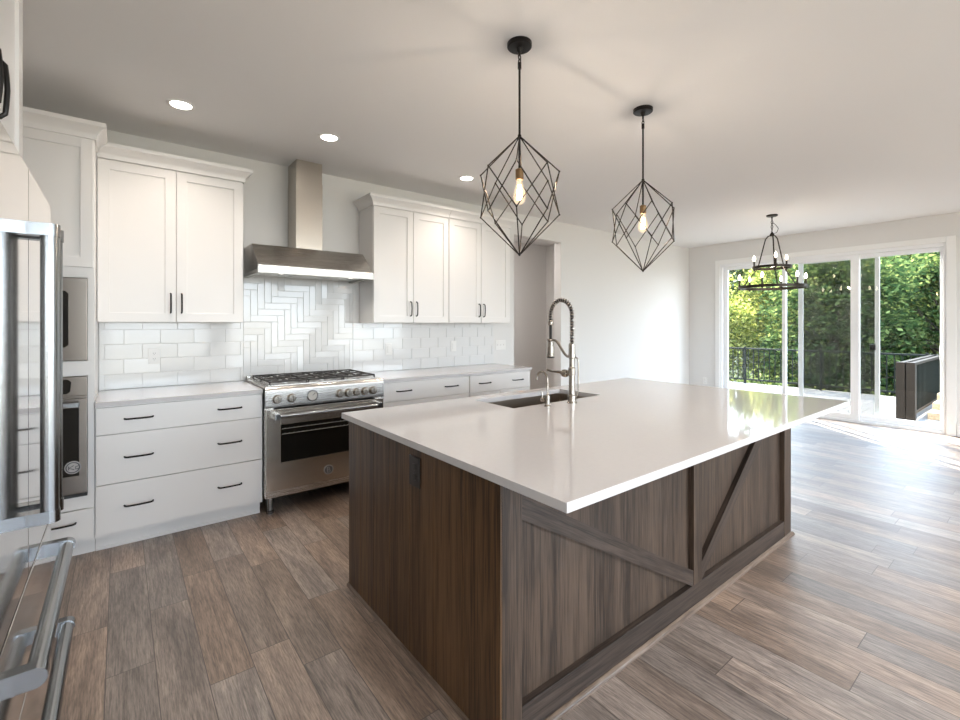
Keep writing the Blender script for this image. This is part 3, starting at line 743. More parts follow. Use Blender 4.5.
# oven door with window
WX0, WX1, WZ0, WZ1 = 0.912, 1.620, 0.378, 0.652
b = MB(); DZ0, DZ1, dy = 0.182, 0.765, RY - 0.004
b.box((RX0 + 0.003, dy, DZ0), (WX0, dy + 0.036, DZ1), 0.002); b.box((WX1, dy, DZ0), (RX1 - 0.003, dy + 0.036, DZ1), 0.002)
b.box((WX0 - 0.001, dy, DZ0), (WX1 + 0.001, dy + 0.036, WZ0), 0.002); b.box((WX0 - 0.001, dy, WZ1), (WX1 + 0.001, dy + 0.036, DZ1), 0.002)
rd = b.build('oven_door', M['steel_v'], rg)
MB().box((WX0 + 0.001, dy + 0.004, WZ0 + 0.001), (WX1 - 0.001, dy + 0.009, WZ1 - 0.001)).build('window', M['dark_glass'], rd, False)
for rz in (0.620, 0.582):
    r_ = MB()
    r_.tube([(WX0 + 0.006, dy + 0.002, rz), (WX1 - 0.006, dy + 0.002, rz)], 0.0022, 6)
    for k in range(22):
        x = WX0 + 0.02 + k * (WX1 - WX0 - 0.04) / 21
        r_.tube([(x, dy + 0.0035, rz - 0.001), (x + 0.012, dy + 0.0035, rz + 0.007)], 0.0018, 5)
    r_.build('oven_rack', M['polish'], rd)
b = MB(); b.tube([(RX0 + 0.055, RY - 0.060, 0.722), (RX1 - 0.055, RY - 0.060, 0.722)], 0.0145, 16); hd = b.build('handle', M['polish'], rd)
for hx in (RX0 + 0.048, RX1 - 0.082):
    MB().box((hx, RY - 0.080, 0.700), (hx + 0.034, dy + 0.001, 0.744), 0.004).build('bracket', M['polish'], hd)
MB().lathe([(0.036, 0), (0.036, 0.005), (0.031, 0.006), (0.030, 0.004)], (1.259, dy, 0.262), '-y', 28).build('badge', M['badge'], rd)
k = MB(); k.lathe([(0.030, 0.0035), (0.030, 0.0048), (0, 0.005)], (1.259, dy, 0.262), '-y', 28); bd = k.build('emblem', M['badge_dark'], rd)
k = MB(); yy = dy - 0.0055
k.tube([(1.247, yy, 0.282), (1.247, yy, 0.242)], 0.0022, 6); k.tube([(1.247, yy, 0.281), (1.262, yy, 0.281), (1.266, yy, 0.272), (1.260, yy, 0.263), (1.247, yy, 0.263)], 0.0022, 6); k.tube([(1.260, yy, 0.263), (1.271, yy, 0.255), (1.266, yy, 0.243), (1.247, yy, 0.243)], 0.0022, 6)
k.build('monogram', M['badge'], bd)
MB().box((RX0 + 0.002, RY + 0.012, 0.130), (RX1 - 0.002, RY + 0.036, 0.178), 0.003).build('kick_panel', M['steel'], rg)
for lx in (RX0 + 0.05, RX1 - 0.05):
    for ly in (RY + 0.085, 4.06):
        MB().lathe([(0.026, 0), (0.026, 0.018), (0.021, 0.020), (0.021, 0.136)], (lx, ly, 0.0), 'z', 20).build('leg', M['polish'], rg)
gw = (RX1 - RX0 - 0.08) / 3
for gi in range(3):
    gx0 = RX0 + 0.04 + gi * gw + 0.003; gx1 = gx0 + gw - 0.006; gy0, gy1 = RY + 0.075, 4.10
    g = MB(); bw = 0.0045; zt0, zt1 = 0.950, 0.961
    for x in (gx0 + bw, gx1 - bw, (gx0 + gx1) / 2): g.box((x - bw, gy0, zt0), (x + bw, gy1, zt1), 0.002, 1)
    for y in (gy0 + bw, gy1 - bw, (gy0 + gy1) / 2): g.box((gx0, y - bw, zt0), (gx1, y + bw, zt1), 0.002, 1)
    for cy_ in ((gy0 * 3 + gy1) / 4, (gy0 + gy1 * 3) / 4):
        for s in (-1, 1):
            g.box(((gx0 + gx1) / 2 + s * 0.035 - 0.004, cy_ - 0.004, zt0), ((gx0 + gx1) / 2 + s * (gw / 2 - 0.008) - 0.004, cy_ + 0.004, zt1), 0.0015, 1)
            g.box(((gx0 + gx1) / 2 + s * 0.02 - 0.004, cy_ + 0.05, zt0), ((gx0 + gx1) / 2 + s * 0.02 + 0.004, cy_ + 0.13, zt1), 0.0015, 1); g.box(((gx0 + gx1) / 2 + s * 0.02 - 0.004, cy_ - 0.13, zt0), ((gx0 + gx1) / 2 + s * 0.02 + 0.004, cy_ - 0.05, zt1), 0.0015, 1)
    for x in (gx0 + bw, gx1 - bw):
        for y in (gy0 + bw, gy1 - bw, (gy0 + gy1) / 2): g.box((x - bw, y - bw, 0.934), (x + bw, y + bw, zt0))
    g.build('grate', M['iron'], rg)
    for cy_ in ((gy0 * 3 + gy1) / 4, (gy0 + gy1 * 3) / 4):
        MB().lathe([(0.050, 0), (0.050, 0.006), (0.042, 0.010), (0.030, 0.012), (0, 0.013)], ((gx0 + gx1) / 2, cy_, 0.933), 'z', 24).build('burner', M['badge'], rg)

# ------------------------------------------------------------------ range hood
HX0_, HX1_ = 0.802, 1.713
hd = thing('range_hood', 'stainless chimney range hood above the gas range', 'range hood', (1.257, 4.0, 1.765))
b = MB()
b.prism([(YB - 0.014, 1.790), (YB - 0.014, 2.005), (3.885, 2.005), (3.675, 1.822), (3.675, 1.785)], HX0_, HX1_, 'yz'); b.build('canopy', M['steel'], hd)
b = MB()
b.box((HX0_ - 0.004, 3.668, 1.762), (HX1_ + 0.004, 3.680, 1.812), 0.002); b.box((HX0_ - 0.004, 3.68, 1.762), (HX0_ + 0.02, YB - 0.014, 1.79)); b.box((HX1_ - 0.02, 3.68, 1.762), (HX1_ + 0.004, YB - 0.014, 1.79)); b.build('lip', M['steel_lip'], hd)
b = MB()
for k in range(3): b.box((HX0_ + 0.03 + k * 0.285, 3.74, 1.776), (HX0_ + 0.305 + k * 0.285, 4.12, 1.791), 0.003)
b.build('filter', M['steel'], hd)
for lx in (0.98, 1.54): MB().lathe([(0.032, 0), (0.032, 0.012)], (lx, 3.715, 1.768), 'z', 20).build('lamp', M['hood_led'], hd)
MB().box((1.17, 3.70, 1.772), (1.34, 3.735, 1.791), 0.002).build('control_strip', M['slot'], hd)
b = MB(); b.box((1.147, 3.93, 2.004), (1.366, YB - 0.001, 2.57)); b.build('chimney', M['steel_v'], hd, False)
b = MB(); b.box((1.150, 3.933, 2.56), (1.363, YB - 0.001, ZC - 0.001)); b.build('chimney_extension', M['steel_v'], hd, False)
for lx in (0.98, 1.54):
    lamp('hood_light', 'SPOT', (lx, 3.715, 1.758), 5, (1.0, 0.93, 0.84), aim=(0, 0.15, -1), spot_size=2.2, spot_blend=0.8, shadow_soft_size=0.03)

# ------------------------------------------------------------------ island
IX0, IX1, IY0, IY1 = 0.953, 3.458, 1.100, 2.322
isl = thing('kitchen_island', 'dark-stained wooden kitchen island with diagonal plank braces', 'kitchen island', ((IX0 + IX1) / 2, (IY0 + IY1) / 2, 0))
b = MB(); RC = 0.028
b.box((IX0, IY0 + RC, 0.0), (IX1, IY1, 0.883))
SX0, SX1, SY0, SY1 = 1.706, 2.482, 1.872, 2.232
# hollow for the sink: carcass made of pieces around it
b = MB()
b.box((IX0, IY0 + RC, 0.0), (SX0 - 0.03, IY1, 0.882)); b.box((SX1 + 0.03, IY0 + RC, 0.0), (IX1, IY1, 0.882)); b.box((SX0 - 0.03, IY0 + RC, 0.0), (SX1 + 0.03, SY0 - 0.03, 0.882))
b.box((SX0 - 0.03, SY1 + 0.03, 0), (SX1 + 0.03, IY1, 0.882)); b.box((SX0 - 0.03, SY0 - 0.03, 0), (SX1 + 0.03, SY1 + 0.03, 0.60))
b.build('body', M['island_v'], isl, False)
# left end boards
n = 8; yb_ = [IY0 + 0.0 + (IY1 - IY0) * k / n for k in range(n + 1)]
PZ0, PZ1 = 0.115, 0.884
def local_board(name, mb, rot_y, at_, mat):
    """board modelled along local x, then turned about y so its grain follows its length"""
    o = mb.build(name, mat); o.location = Vector(at_) - wloc(isl); o.rotation_euler = (0, rot_y, 0); o.parent = isl
    return o
for a, c in ((0.953, 1.042), (2.180, 2.262), (3.345, 3.458)):
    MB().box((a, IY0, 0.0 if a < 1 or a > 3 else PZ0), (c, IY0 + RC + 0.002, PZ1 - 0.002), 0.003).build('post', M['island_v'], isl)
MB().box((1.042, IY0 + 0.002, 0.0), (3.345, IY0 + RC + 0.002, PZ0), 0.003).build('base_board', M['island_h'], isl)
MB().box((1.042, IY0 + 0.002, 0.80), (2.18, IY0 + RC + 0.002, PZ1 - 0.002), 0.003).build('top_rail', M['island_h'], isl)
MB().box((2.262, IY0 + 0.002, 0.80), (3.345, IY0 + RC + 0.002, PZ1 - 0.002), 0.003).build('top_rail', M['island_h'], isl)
def brace(p0, p1, wd):
    dx, dz = p1[0] - p0[0], p1[1] - p0[1]
    L = math.hypot(dx, dz); a = math.atan2(dz, dx)
    cx, cz = (p0[0] + p1[0]) / 2, (p0[1] + p1[1]) / 2
    # clip the board's ends upright: corner x along the board shifts with slope
    sh = wd / 2 * math.tan(a)
    m = MB(); y0, y1 = 0.0, RC - 0.001
    pr = [(-L / 2 - sh, wd / 2), (L / 2 - sh, wd / 2), (L / 2 + sh, -wd / 2), (-L / 2 + sh, -wd / 2)]
    # local coordinates: x along, z across; upright end cuts
    pr = [(-L / 2 + sh, wd / 2), (L / 2 + sh, wd / 2), (L / 2 - sh, -wd / 2), (-L / 2 - sh, -wd / 2)]
    m.prism(pr, y0, y1, 'xz')
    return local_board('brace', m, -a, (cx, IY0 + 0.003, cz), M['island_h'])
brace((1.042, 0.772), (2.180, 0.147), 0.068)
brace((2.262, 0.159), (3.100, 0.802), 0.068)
# shoe moulding around the foot
b = MB()
q = [(0, 0), (0.016, 0), (0.0145, 0.008), (0.010, 0.0145), (0, 0.019)]
b.prism([(IY0 - d, z) for d, z in q], IX0 - 0.016, IX1 + 0.016, 'yz')
b.build('shoe_moulding', M['shoe'], isl)
b = MB(); b.prism([(IX0 - d, z) for d, z in q], IY0 - 0.0, IY1 + 0.010, 'xz'); b.build('shoe_moulding', M['shoe'], isl)
b = MB(); b.prism([(IX1 + d, z) for d, z in q], IY0 - 0.0, IY1 + 0.010, 'xz'); b.build('shoe_moulding', M['shoe'], isl)
# left end panel with plank grooves
b = MB(); e0 = IX0 - 0.007
ys_ = [IY0, 1.30, 1.49, 1.68, 1.86, 2.02, 2.17, IY1]
for a, c in zip(ys_, ys_[1:]): b.box((e0, a + 0.0006, 0.0), (IX0, c - 0.0006, 0.883), 0.0012, 1)
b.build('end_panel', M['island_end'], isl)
# worktop with the sink cut-out
WT = (0.912, 0.795, 0.885, 3.462, 2.338, 0.914)
b = MB()
V = b.bm
def ring(z): return [V.verts.new(p) for p in ((WT[0], WT[1], z), (WT[3], WT[1], z), (WT[3], WT[4], z), (WT[0], WT[4], z))], [V.verts.new(p) for p in ((SX0, SY0, z), (SX1, SY0, z), (SX1, SY1, z), (SX0, SY1, z))]
o0, i0 = ring(WT[2]); o1, i1 = ring(WT[5])
for k in range(4):
    l = (k + 1) % 4
    V.faces.new((o1[k], o1[l], i1[l], i1[k])); V.faces.new((o0[l], o0[k], i0[k], i0[l])); V.faces.new((o0[k], o0[l], o1[l], o1[k])); V.faces.new((i0[l], i0[k], i1[k], i1[l]))
es = [e for e in V.edges if all(v in o0 + o1 for v in e.verts)]
bmesh.ops.bevel(V, geom=es, offset=0.003, segments=2, affect='EDGES', profile=0.5)
tag(b.build('worktop', M['quartz']), 'glossy white quartz worktop of the dark wooden island', 'worktop')
# sink
sk = thing('kitchen_sink', 'undermount stainless sink let into the island worktop', 'sink', ((SX0 + SX1) / 2, (SY0 + SY1) / 2, 0.66))
b = MB(); th = 0.008; zb = 0.665; zt_ = 0.8845
b.box((SX0 - th, SY0 - th, zb - th), (SX1 + th, SY1 + th, zb)); b.box((SX0 - th, SY0 - th, zb), (SX0, SY1 + th, zt_)); b.box((SX1, SY0 - th, zb), (SX1 + th, SY1 + th, zt_)); b.box((SX0, SY0 - th, zb), (SX1, SY0, zt_)); b.box((SX0, SY1, zb), (SX1, SY1 + th, zt_))
b.build('basin', M['sink'], sk, False)
MB().lathe([(0.045, 0), (0.045, 0.003), (0.030, 0.004), (0, 0.002)], ((SX0 + SX1) / 2, SY1 - 0.09, zb), 'z', 24).build('drain', M['polish'], sk)

# --- spring faucet
fx, fy, fz = 2.096, 1.790, 0.914
fa = thing('faucet', 'tall brushed-nickel spring faucet with a pull-down spray head', 'faucet', (fx, fy, fz))
b = MB(); b.lathe([(0.030, 0), (0.030, 0.006), (0.024, 0.010), (0.024, 0.045), (0.019, 0.050), (0.0175, 0.165)], (fx, fy, fz), 'z', 24); b.build('base', M['nickel'], fa)
b = MB(); b.lathe([(0.020, 0.165), (0.021, 0.170), (0.021, 0.205), (0.016, 0.212), (0.016, 0.262), (0.021, 0.266), (0.021, 0.285), (0.019, 0.290), (0.019, 0.345), (0.0165, 0.350)], (fx, fy, fz), 'z', 24); b.build('column', M['nickel'], fa)
b = MB(); b.lathe([(0.013, 0.0), (0.013, 0.025), (0.021, 0.030), (0.023, 0.045), (0.021, 0.060), (0.012, 0.064), (0, 0.065)], (fx, fy, fz + 0.172), Vector((-0.25, 0.97, 0)), 20); vb = b.build('valve', M['nickel'], fa)
dv = Vector((-0.25, 0.97, 0)).normalized(); c0 = Vector((fx, fy, fz + 0.172)) + dv * 0.055
b = MB(); b.tube([c0, c0 + dv * 0.03 + Vector((0, 0, 0.006)), c0 + dv * 0.075 + Vector((0, 0, 0.006)), c0 + dv * 0.11 + Vector((0, 0, 0.014))], [0.010, 0.008, 0.0065, 0.007], 10); b.build('lever', M['nickel'], vb)
# arch path
hy = fy + 0.170
def arch(n):
    P = []
    z0 = fz + 0.345; zc = fz + 0.525; rad = 0.085
    for k in range(n + 1):
        s = k / n * (0.18 + PI * rad + 0.05)
        if s < 0.18: P.append(Vector((fx, fy, z0 + s)))
        elif s < 0.18 + PI * rad:
            a = (s - 0.18) / rad; P.append(Vector((fx, fy + rad - rad * math.cos(a), zc + rad * math.sin(a))))
        else: P.append(Vector((fx, hy, zc - (s - 0.18 - PI * rad))))
    return P
AP = arch(60)
b = MB(); b.tube(AP, 0.0085, 10); ho = b.build('hose', M['black'], fa)
b = MB(); turns = 30; hel = []
NN = turns * 9
AQ = arch(NN)
for k, p in enumerate(AQ):
    q0 = AQ[max(k - 1, 0)]; q1 = AQ[min(k + 1, NN)]; tv = (q1 - q0).normalized(); u = Vector((1, 0, 0)); v_ = tv.cross(u); a = 2 * PI * turns * k / NN
    hel.append(p + (u * math.cos(a) + v_ * math.sin(a)) * 0.0120)
b.tube(hel, 0.0033, 6); b.build('spring', M['nickel'], fa)
zend = AP[-1].z
b = MB(); b.lathe([(0.013, 0), (0.0155, 0.004), (0.0155, 0.022), (0.012, 0.026)], (fx, hy, zend - 0.018), 'z', 20); b.build('spring_collar', M['nickel'], fa)
b = MB(); b.tube([(fx, hy, zend), (fx, hy, fz + 0.36)], 0.0085, 12); b.build('hose', M['black'], fa)
zh = fz + 0.262
b = MB(); b.lathe([(0.021, 0.0), (0.0225, 0.004), (0.0225, 0.060), (0.019, 0.068), (0.017, 0.095), (0.012, 0.100), (0.011, 0.112)], (fx, hy, zh), 'z', 24); hh_ = b.build('spray_head', M['nickel'], fa)
b = MB(); b.lathe([(0.020, -0.006), (0.0235, -0.004), (0.0235, 0.003)], (fx, hy, zh), 'z', 24); b.build('nozzle', M['black'], hh_)
b = MB(); b.tube([(fx, fy + 0.015, fz + 0.270), (fx, fy + 0.035, fz + 0.272), (fx, fy + 0.055, fz + 0.285), (fx, fy + 0.085, fz + 0.320), (fx, fy + 0.110, fz + 0.352), (fx, fy + 0.130, fz + 0.365), (fx, fy + 0.150, fz + 0.367)], 0.0075, 10)
b.torus((fx, hy, fz + 0.367), 0.0165, 0.006, 'z', 24, 8); b.build('holder_arm', M['nickel'], fa)
b = MB(); b.tube([(fx + 0.018, fy - 0.010, fz + 0.270), (fx + 0.030, fy - 0.018, fz + 0.262), (fx + 0.033, fy - 0.021, fz + 0.240), (fx + 0.033, fy - 0.021, fz + 0.07), (fx + 0.028, fy - 0.016, fz + 0.045), (fx + 0.018, fy - 0.008, fz + 0.03)], 0.0045, 8); b.build('water_line', M['nickel'], fa)
# --- filtered water tap
gx, gy = 1.899, 1.799
ft = thing('water_tap', 'small gooseneck water tap on the island beside the tall faucet', 'tap', (gx, gy, fz))
b = MB(); b.lathe([(0.020, 0), (0.020, 0.005), (0.014, 0.009), (0.014, 0.060), (0.011, 0.066), (0.0065, 0.070)], (gx, gy, fz), 'z', 20); b.build('base', M['nickel'], ft)
rad = 0.043; P = [(gx, gy, fz + 0.065), (gx, gy, fz + 0.150)] + [(gx, gy + rad - rad * math.cos(a), fz + 0.150 + rad * math.sin(a)) for a in [PI * k / 14 for k in range(1, 14)]] + [(gx, gy + 2 * rad - 0.001, fz + 0.150), (gx, gy + 2 * rad, fz + 0.142)]
b = MB(); b.tube(P, 0.0055, 10); b.build('spout', M['nickel'], ft)
b = MB(); b.lathe([(0.006, 0), (0.006, 0.016), (0.013, 0.020), (0.013, 0.036), (0.008, 0.040), (0, 0.041)], (gx, gy, fz + 0.036), Vector((-0.5, 0.86, 0)), 16); vv = b.build('valve', M['nickel'], ft)
d2 = Vector((-0.5, 0.86, 0)).normalized(); c2 = Vector((gx, gy, fz + 0.036)) + d2 * 0.030
b = MB(); b.tube([c2, c2 + Vector((0, 0, 0.03)), c2 + d2 * 0.006 + Vector((0, 0, 0.045))], 0.004, 8); b.build('lever', M['nickel'], vv)

# ------------------------------------------------------------------ outlets and switches
def outlet(name, label, cat, c, facing, wd, ht, mat, kind='duplex', group=None):
    t = thing(name, label, cat, c, group)
    if facing == '-y': f = lambda u, d, w_: (c[0] + u, c[1] - d, c[2] + w_)
    else: f = lambda u, d, w_: (c[0] - d, c[1] - u, c[2] + w_)
    m = MB(f); m.box((-wd / 2, 0, -ht / 2), (wd / 2, 0.005, ht / 2), 0.002); m.build('cover_plate', mat, t)
    dark = mat if mat is M['brown_plate'] else M['plate']
    if kind == 'duplex':
        for s in (-1, 1):
            m = MB(f); m.prism([(0.0165 * math.cos(2 * PI * k / 18), s * 0.02 + min(0.013, max(-0.013, 0.0165 * math.sin(2 * PI * k / 18)))) for k in range(18)], 0.004, 0.0075, 'xz'); so = m.build('socket', dark, t)
            m = MB(f)
            for q_ in (-0.006, 0.006): m.box((q_ - 0.001, 0.0073, s * 0.02 - 0.003), (q_ + 0.001, 0.0082, s * 0.02 + 0.006))
            m.box((-0.0015, 0.0073, s * 0.02 - 0.010), (0.0015, 0.0082, s * 0.02 - 0.007)); m.build('slots', M['slot'], so, False)
    elif kind == 'switch3':
        for q_ in (-0.046, 0, 0.046):
            m = MB(f); m.box((q_ - 0.005, 0.004, -0.011), (q_ + 0.005, 0.0075, 0.011), 0.001); m.box((q_ - 0.003, 0.007, 0.0), (q_ + 0.003, 0.014, 0.008), 0.001); m.build('toggle', M['plate'], t)
    else:
        m = MB(f); m.box((-0.017, 0.004, -0.034), (0.017, 0.008, 0.034), 0.002); m.build('rocker', dark, t)
    return t
yt = YB - 0.0115
outlet('power_outlet', 'white power outlet in the tiles left of the range', 'outlet', (0.197, yt, 1.142), '-y', 0.072, 0.116, M['plate'], group='outlets in the tiles')
outlet('power_outlet', 'white power outlet in the tiles first right of the range', 'outlet', (2.106, yt, 1.131), '-y', 0.072, 0.116, M['plate'], 'rocker', 'outlets in the tiles')
outlet('power_outlet', 'white power outlet in the tiles second right of the range', 'outlet', (2.896, yt, 1.137), '-y', 0.072, 0.116, M['plate'], 'rocker', 'outlets in the tiles')
outlet('light_switch', 'white triple switch plate on the wall past the tiles', 'switch', (3.590, YB - 0.0005, 1.129), '-y', 0.165, 0.116, M['plate'], 'switch3')
outlet('power_outlet', 'white power outlet low on the wall beside the sliding door', 'outlet', (XR - 0.0005, 3.885, 0.385), '-x', 0.072, 0.116, M['plate'])
outlet('power_outlet', 'dark brown power outlet on the end of the island', 'outlet', (e0 - 0.0005, 1.632, 0.778), '-x', 0.082, 0.122, M['brown_plate'])

# ------------------------------------------------------------------ recessed ceiling lights
for (x, y, lab) in ((0.298, 3.407, 'recessed ceiling light in front of the left wall cabinet'), (1.207, 3.33, 'recessed ceiling light in front of the hood chimney'), (2.559, 3.46, 'recessed ceiling light above the two right wall cabinets')):
    t = thing('ceiling_light', 'round white ' + lab, 'ceiling light', (x, y, ZC), 'recessed kitchen lights')
    b = MB(); b.lathe([(0.078, 0.001), (0.078, -0.003), (0.060, -0.006), (0.056, -0.002), (0.056, 0.001)], (x, y, ZC), 'z', 32); b.build('trim_ring', M['trim'], t)
    MB().lathe([(0.056, 0.0), (0.056, -0.0035), (0.0, -0.004)], (x, y, ZC), 'z', 32).build('lens', M['can_lens'], t)
    lamp('can_beam', 'SPOT', (x, y, ZC - 0.02), 24, (1.0, 0.87, 0.76), aim=(0, 0, -1), spot_size=2.3, spot_blend=0.9, shadow_soft_size=0.05)

# unseen fill lights added over the aisle behind the camera
for x in (0.6, 2.2, 3.8, 5.4):
    b = MB(); b.lathe([(0.078, 0.001), (0.078, -0.003), (0.060, -0.006), (0.056, -0.002), (0.056, 0.001)], (x, -0.7, ZC), 'z', 32)
    t = thing('ceiling_light', 'round recessed ceiling light over the open aisle facing the island front', 'ceiling light', (x, -0.7, ZC), 'recessed aisle lights')
    b.build('trim_ring', M['trim'], t)
    MB().lathe([(0.056, 0.0), (0.056, -0.0035), (0.0, -0.004)], (x, -0.7, ZC), 'z', 32).build('lens', M['can_lens'], t)
    lamp('can_beam', 'SPOT', (x, -0.7, ZC - 0.02), 70, (1.0, 0.90, 0.83), aim=(0, 0, -1), spot_size=2.6, spot_blend=0.9, shadow_soft_size=0.05)

# ------------------------------------------------------------------ pendants over the island
def chain(m, top, bottom, x, y, link=0.017, r=0.0022):
    z = top; k = 0
    while z - link > bottom - 0.004:
        zc = z - link / 2
        m.torus((x, y, zc), link * 0.62, r, 'x' if k % 2 else 'y', 18, 6, sx=0.55); z -= link; k += 1
def pendant(x, y, label, rot):
    t = thing('pendant_light', label, 'pendant light', (x, y, ZC), 'cage pendants over the island')
    b = MB(); b.lathe([(0.060, 0.0), (0.060, -0.018), (0.056, -0.022), (0.016, -0.024), (0.012, -0.040), (0.006, -0.046), (0.006, -0.060)], (x, y, ZC), 'z', 32); b.build('canopy', M['black'], t)
    b = MB(); chain(b, ZC - 0.056, 2.640, x, y, 0.022, 0.003); b.build('chain', M['bronze'], t)
    b = MB(); b.tube([(x, y, 2.652), (x, y, 2.10)], 0.0055, 10); b.lathe([(0.009, 0), (0.009, 0.03)], (x, y, 2.628), 'z', 14); b.lathe([(0.009, 0), (0.009, 0.014)], (x, y, 2.290), 'z', 14); b.build('rod', M['black'], t)
    A, B = (x, y, 2.300), (x, y, 1.716)
    R = 0.192; U, Lw = [], []
    for k in range(8):
        a = rot + k * PI / 4
        U.append((x + R * math.cos(a), y + R * math.sin(a), 2.116)); Lw.append((x + R * math.cos(a), y + R * math.sin(a), 1.906))
    c = MB(); rr = 0.0031
    for k in range(8):
        c.tube([A, U[k]], rr, 6); c.tube([B, Lw[k]], rr, 6)
        c.tube([U[k], Lw[(k + 1) % 8]], rr, 6); c.tube([U[k], Lw[(k - 1) % 8]], rr, 6)
    for p in U + Lw + [A, B]: c.lathe([(0, -0.005), (0.0045, -0.003), (0.0045, 0.003), (0, 0.005)], p, 'z', 8)
    c.build('cage', M['bronze'], t)
    b = MB(); b.lathe([(0.010, 0.0), (0.020, -0.006), (0.020, -0.052), (0.017, -0.056)], (x, y, 2.140), 'z', 20); b.build('socket', M['brass'], t)
    b = MB(); b.lathe([(0.013, 0.0), (0.014, -0.012), (0.022, -0.040), (0.030, -0.070), (0.0315, -0.085), (0.026, -0.107), (0.012, -0.120), (0, -0.123)], (x, y, 2.086), 'z', 24); bl = b.build('bulb', M['bulb_glass'], t)
    b = MB()
    for k in range(6):
        a = k * PI / 3
        b.tube([(x + 0.007 * math.cos(a), y + 0.007 * math.sin(a), 2.058), (x + 0.011 * math.cos(a + 0.5), y + 0.011 * math.sin(a + 0.5), 1.988)], 0.0022, 6)
    b.build('filament', M['filament'], bl)
    lamp('pendant_glow', 'POINT', (x, y, 2.02), 13, (1.0, 0.87, 0.76), shadow_soft_size=0.012)
ang0 = math.atan2(-1.642, -1.536)
pendant(1.536, 1.642, 'black wire cage pendant light above the sink side, nearest the range hood', ang0 + math.radians(-4))
pendant(2.625, 1.656, 'black wire cage pendant light above the island end toward the patio door', math.atan2(-1.656, -2.625) + math.radians(15))

# ------------------------------------------------------------------ two-tier chandelier
cx, cy_ = 6.446, 2.259
t = thing('chandelier', 'two-ring dark chandelier with nine candle bulbs', 'chandelier', (cx, cy_, ZC))
b = MB(); b.lathe([(0.062, 0.0), (0.062, -0.016), (0.05, -0.022), (0.012, -0.026), (0.006, -0.05)], (cx, cy_, ZC), 'z', 28); b.build('canopy', M['bronze'], t)
b = MB(); chain(b, ZC - 0.045, 2.54, cx, cy_, 0.030, 0.004); b.build('chain', M['bronze'], t)
b = MB(); b.tube([(cx + 0.004, cy_, 2.66), (cx + 0.03, cy_ - 0.03, 2.63), (cx + 0.05, cy_ - 0.055, 2.58), (cx + 0.035, cy_ - 0.04, 2.53), (cx + 0.008, cy_ - 0.01, 2.515), (cx - 0.004, cy_ + 0.01, 2.55)], 0.0035, 6); b.build('cord', M['bronze'], t)
b = MB(); b.lathe([(0.006, 0.06), (0.012, 0.045), (0.022, 0.03), (0.028, 0.01), (0.022, 0.0), (0, -0.004)], (cx, cy_, 2.485), 'z', 20); b.build('hub', M['bronze'], t)
RU, RLO, ZU, ZL = 0.215, 0.372, 2.095, 1.845
fa_ = math.atan2(-cy_, -cx)
for k in range(3):
    a = fa_ + math.radians(9) + k * 2 * PI / 3
    f = lambda r, z: (cx + r * math.cos(a), cy_ + r * math.sin(a), z)
    MB().tube([f(0.015, 2.495), f(0.045, 2.49), f(0.075, 2.455), f(0.165, ZU), f(RLO - 0.01, ZL)], 0.0075, 8).build('arm', M['bronze'], t)
def flat_ring(z, R, ht, th):
    m = MB(); n = 64; V = m.bm; rows = []
    for (r, zz) in ((R, z - ht / 2), (R, z + ht / 2), (R - th, z + ht / 2), (R - th, z - ht / 2)):
        rows.append([V.verts.new((cx + r * math.cos(2 * PI * k / n), cy_ + r * math.sin(2 * PI * k / n), zz)) for k in range(n)])
    for i in range(4):
        for k in range(n):
            l = (k + 1) % n; V.faces.new((rows[i][k], rows[i][l], rows[(i + 1) % 4][l], rows[(i + 1) % 4][k]))
    return m
flat_ring(ZU, RU, 0.030, 0.018).build('upper_ring', M['bronze'], t)
flat_ring(ZL, RLO, 0.034, 0.020).build('lower_ring', M['bronze'], t)
for R, z, nn, ph in ((RU - 0.009, ZU + 0.012, 3, 11), (RLO - 0.01, ZL + 0.014, 6, -16)):
    for k in range(nn):
        a = fa_ + math.radians(ph) + 2 * PI * k / nn
        px, py = cx + R * math.cos(a), cy_ + R * math.sin(a)
        m = MB(); m.lathe([(0.010, -0.045), (0.013, 0.0), (0.020, 0.006), (0.020, 0.010), (0.0105, 0.012), (0.0105, 0.085)], (px, py, z), 'z', 14); cn = m.build('candle', M['bronze'], t)
        MB().lathe([(0.008, 0.085), (0.011, 0.092), (0.0165, 0.112), (0.013, 0.132), (0.005, 0.150), (0, 0.156)], (px, py, z), 'z', 14).build('bulb', M['candle_bulb'], cn)
lamp('chandelier_glow', 'POINT', (cx, cy_, 2.0), 5, (1.0, 0.85, 0.70), shadow_soft_size=0.02)

# ------------------------------------------------------------------ outside: deck, railings, trees, hillside
DZ = -0.17
DXE = 12.92
b = MB()
y = -2.0
while y < 8.6:
    b.box((XR + 0.152, y, DZ - 0.03), (DXE + 0.1, y + 0.136, DZ), 0.002, 1); y += 0.14
b.box((XR + 0.152, -2, DZ - 0.2), (DXE + 0.06, 8.6, DZ - 0.031))
struct('deck_floor', b, M['deck'], smooth=False)
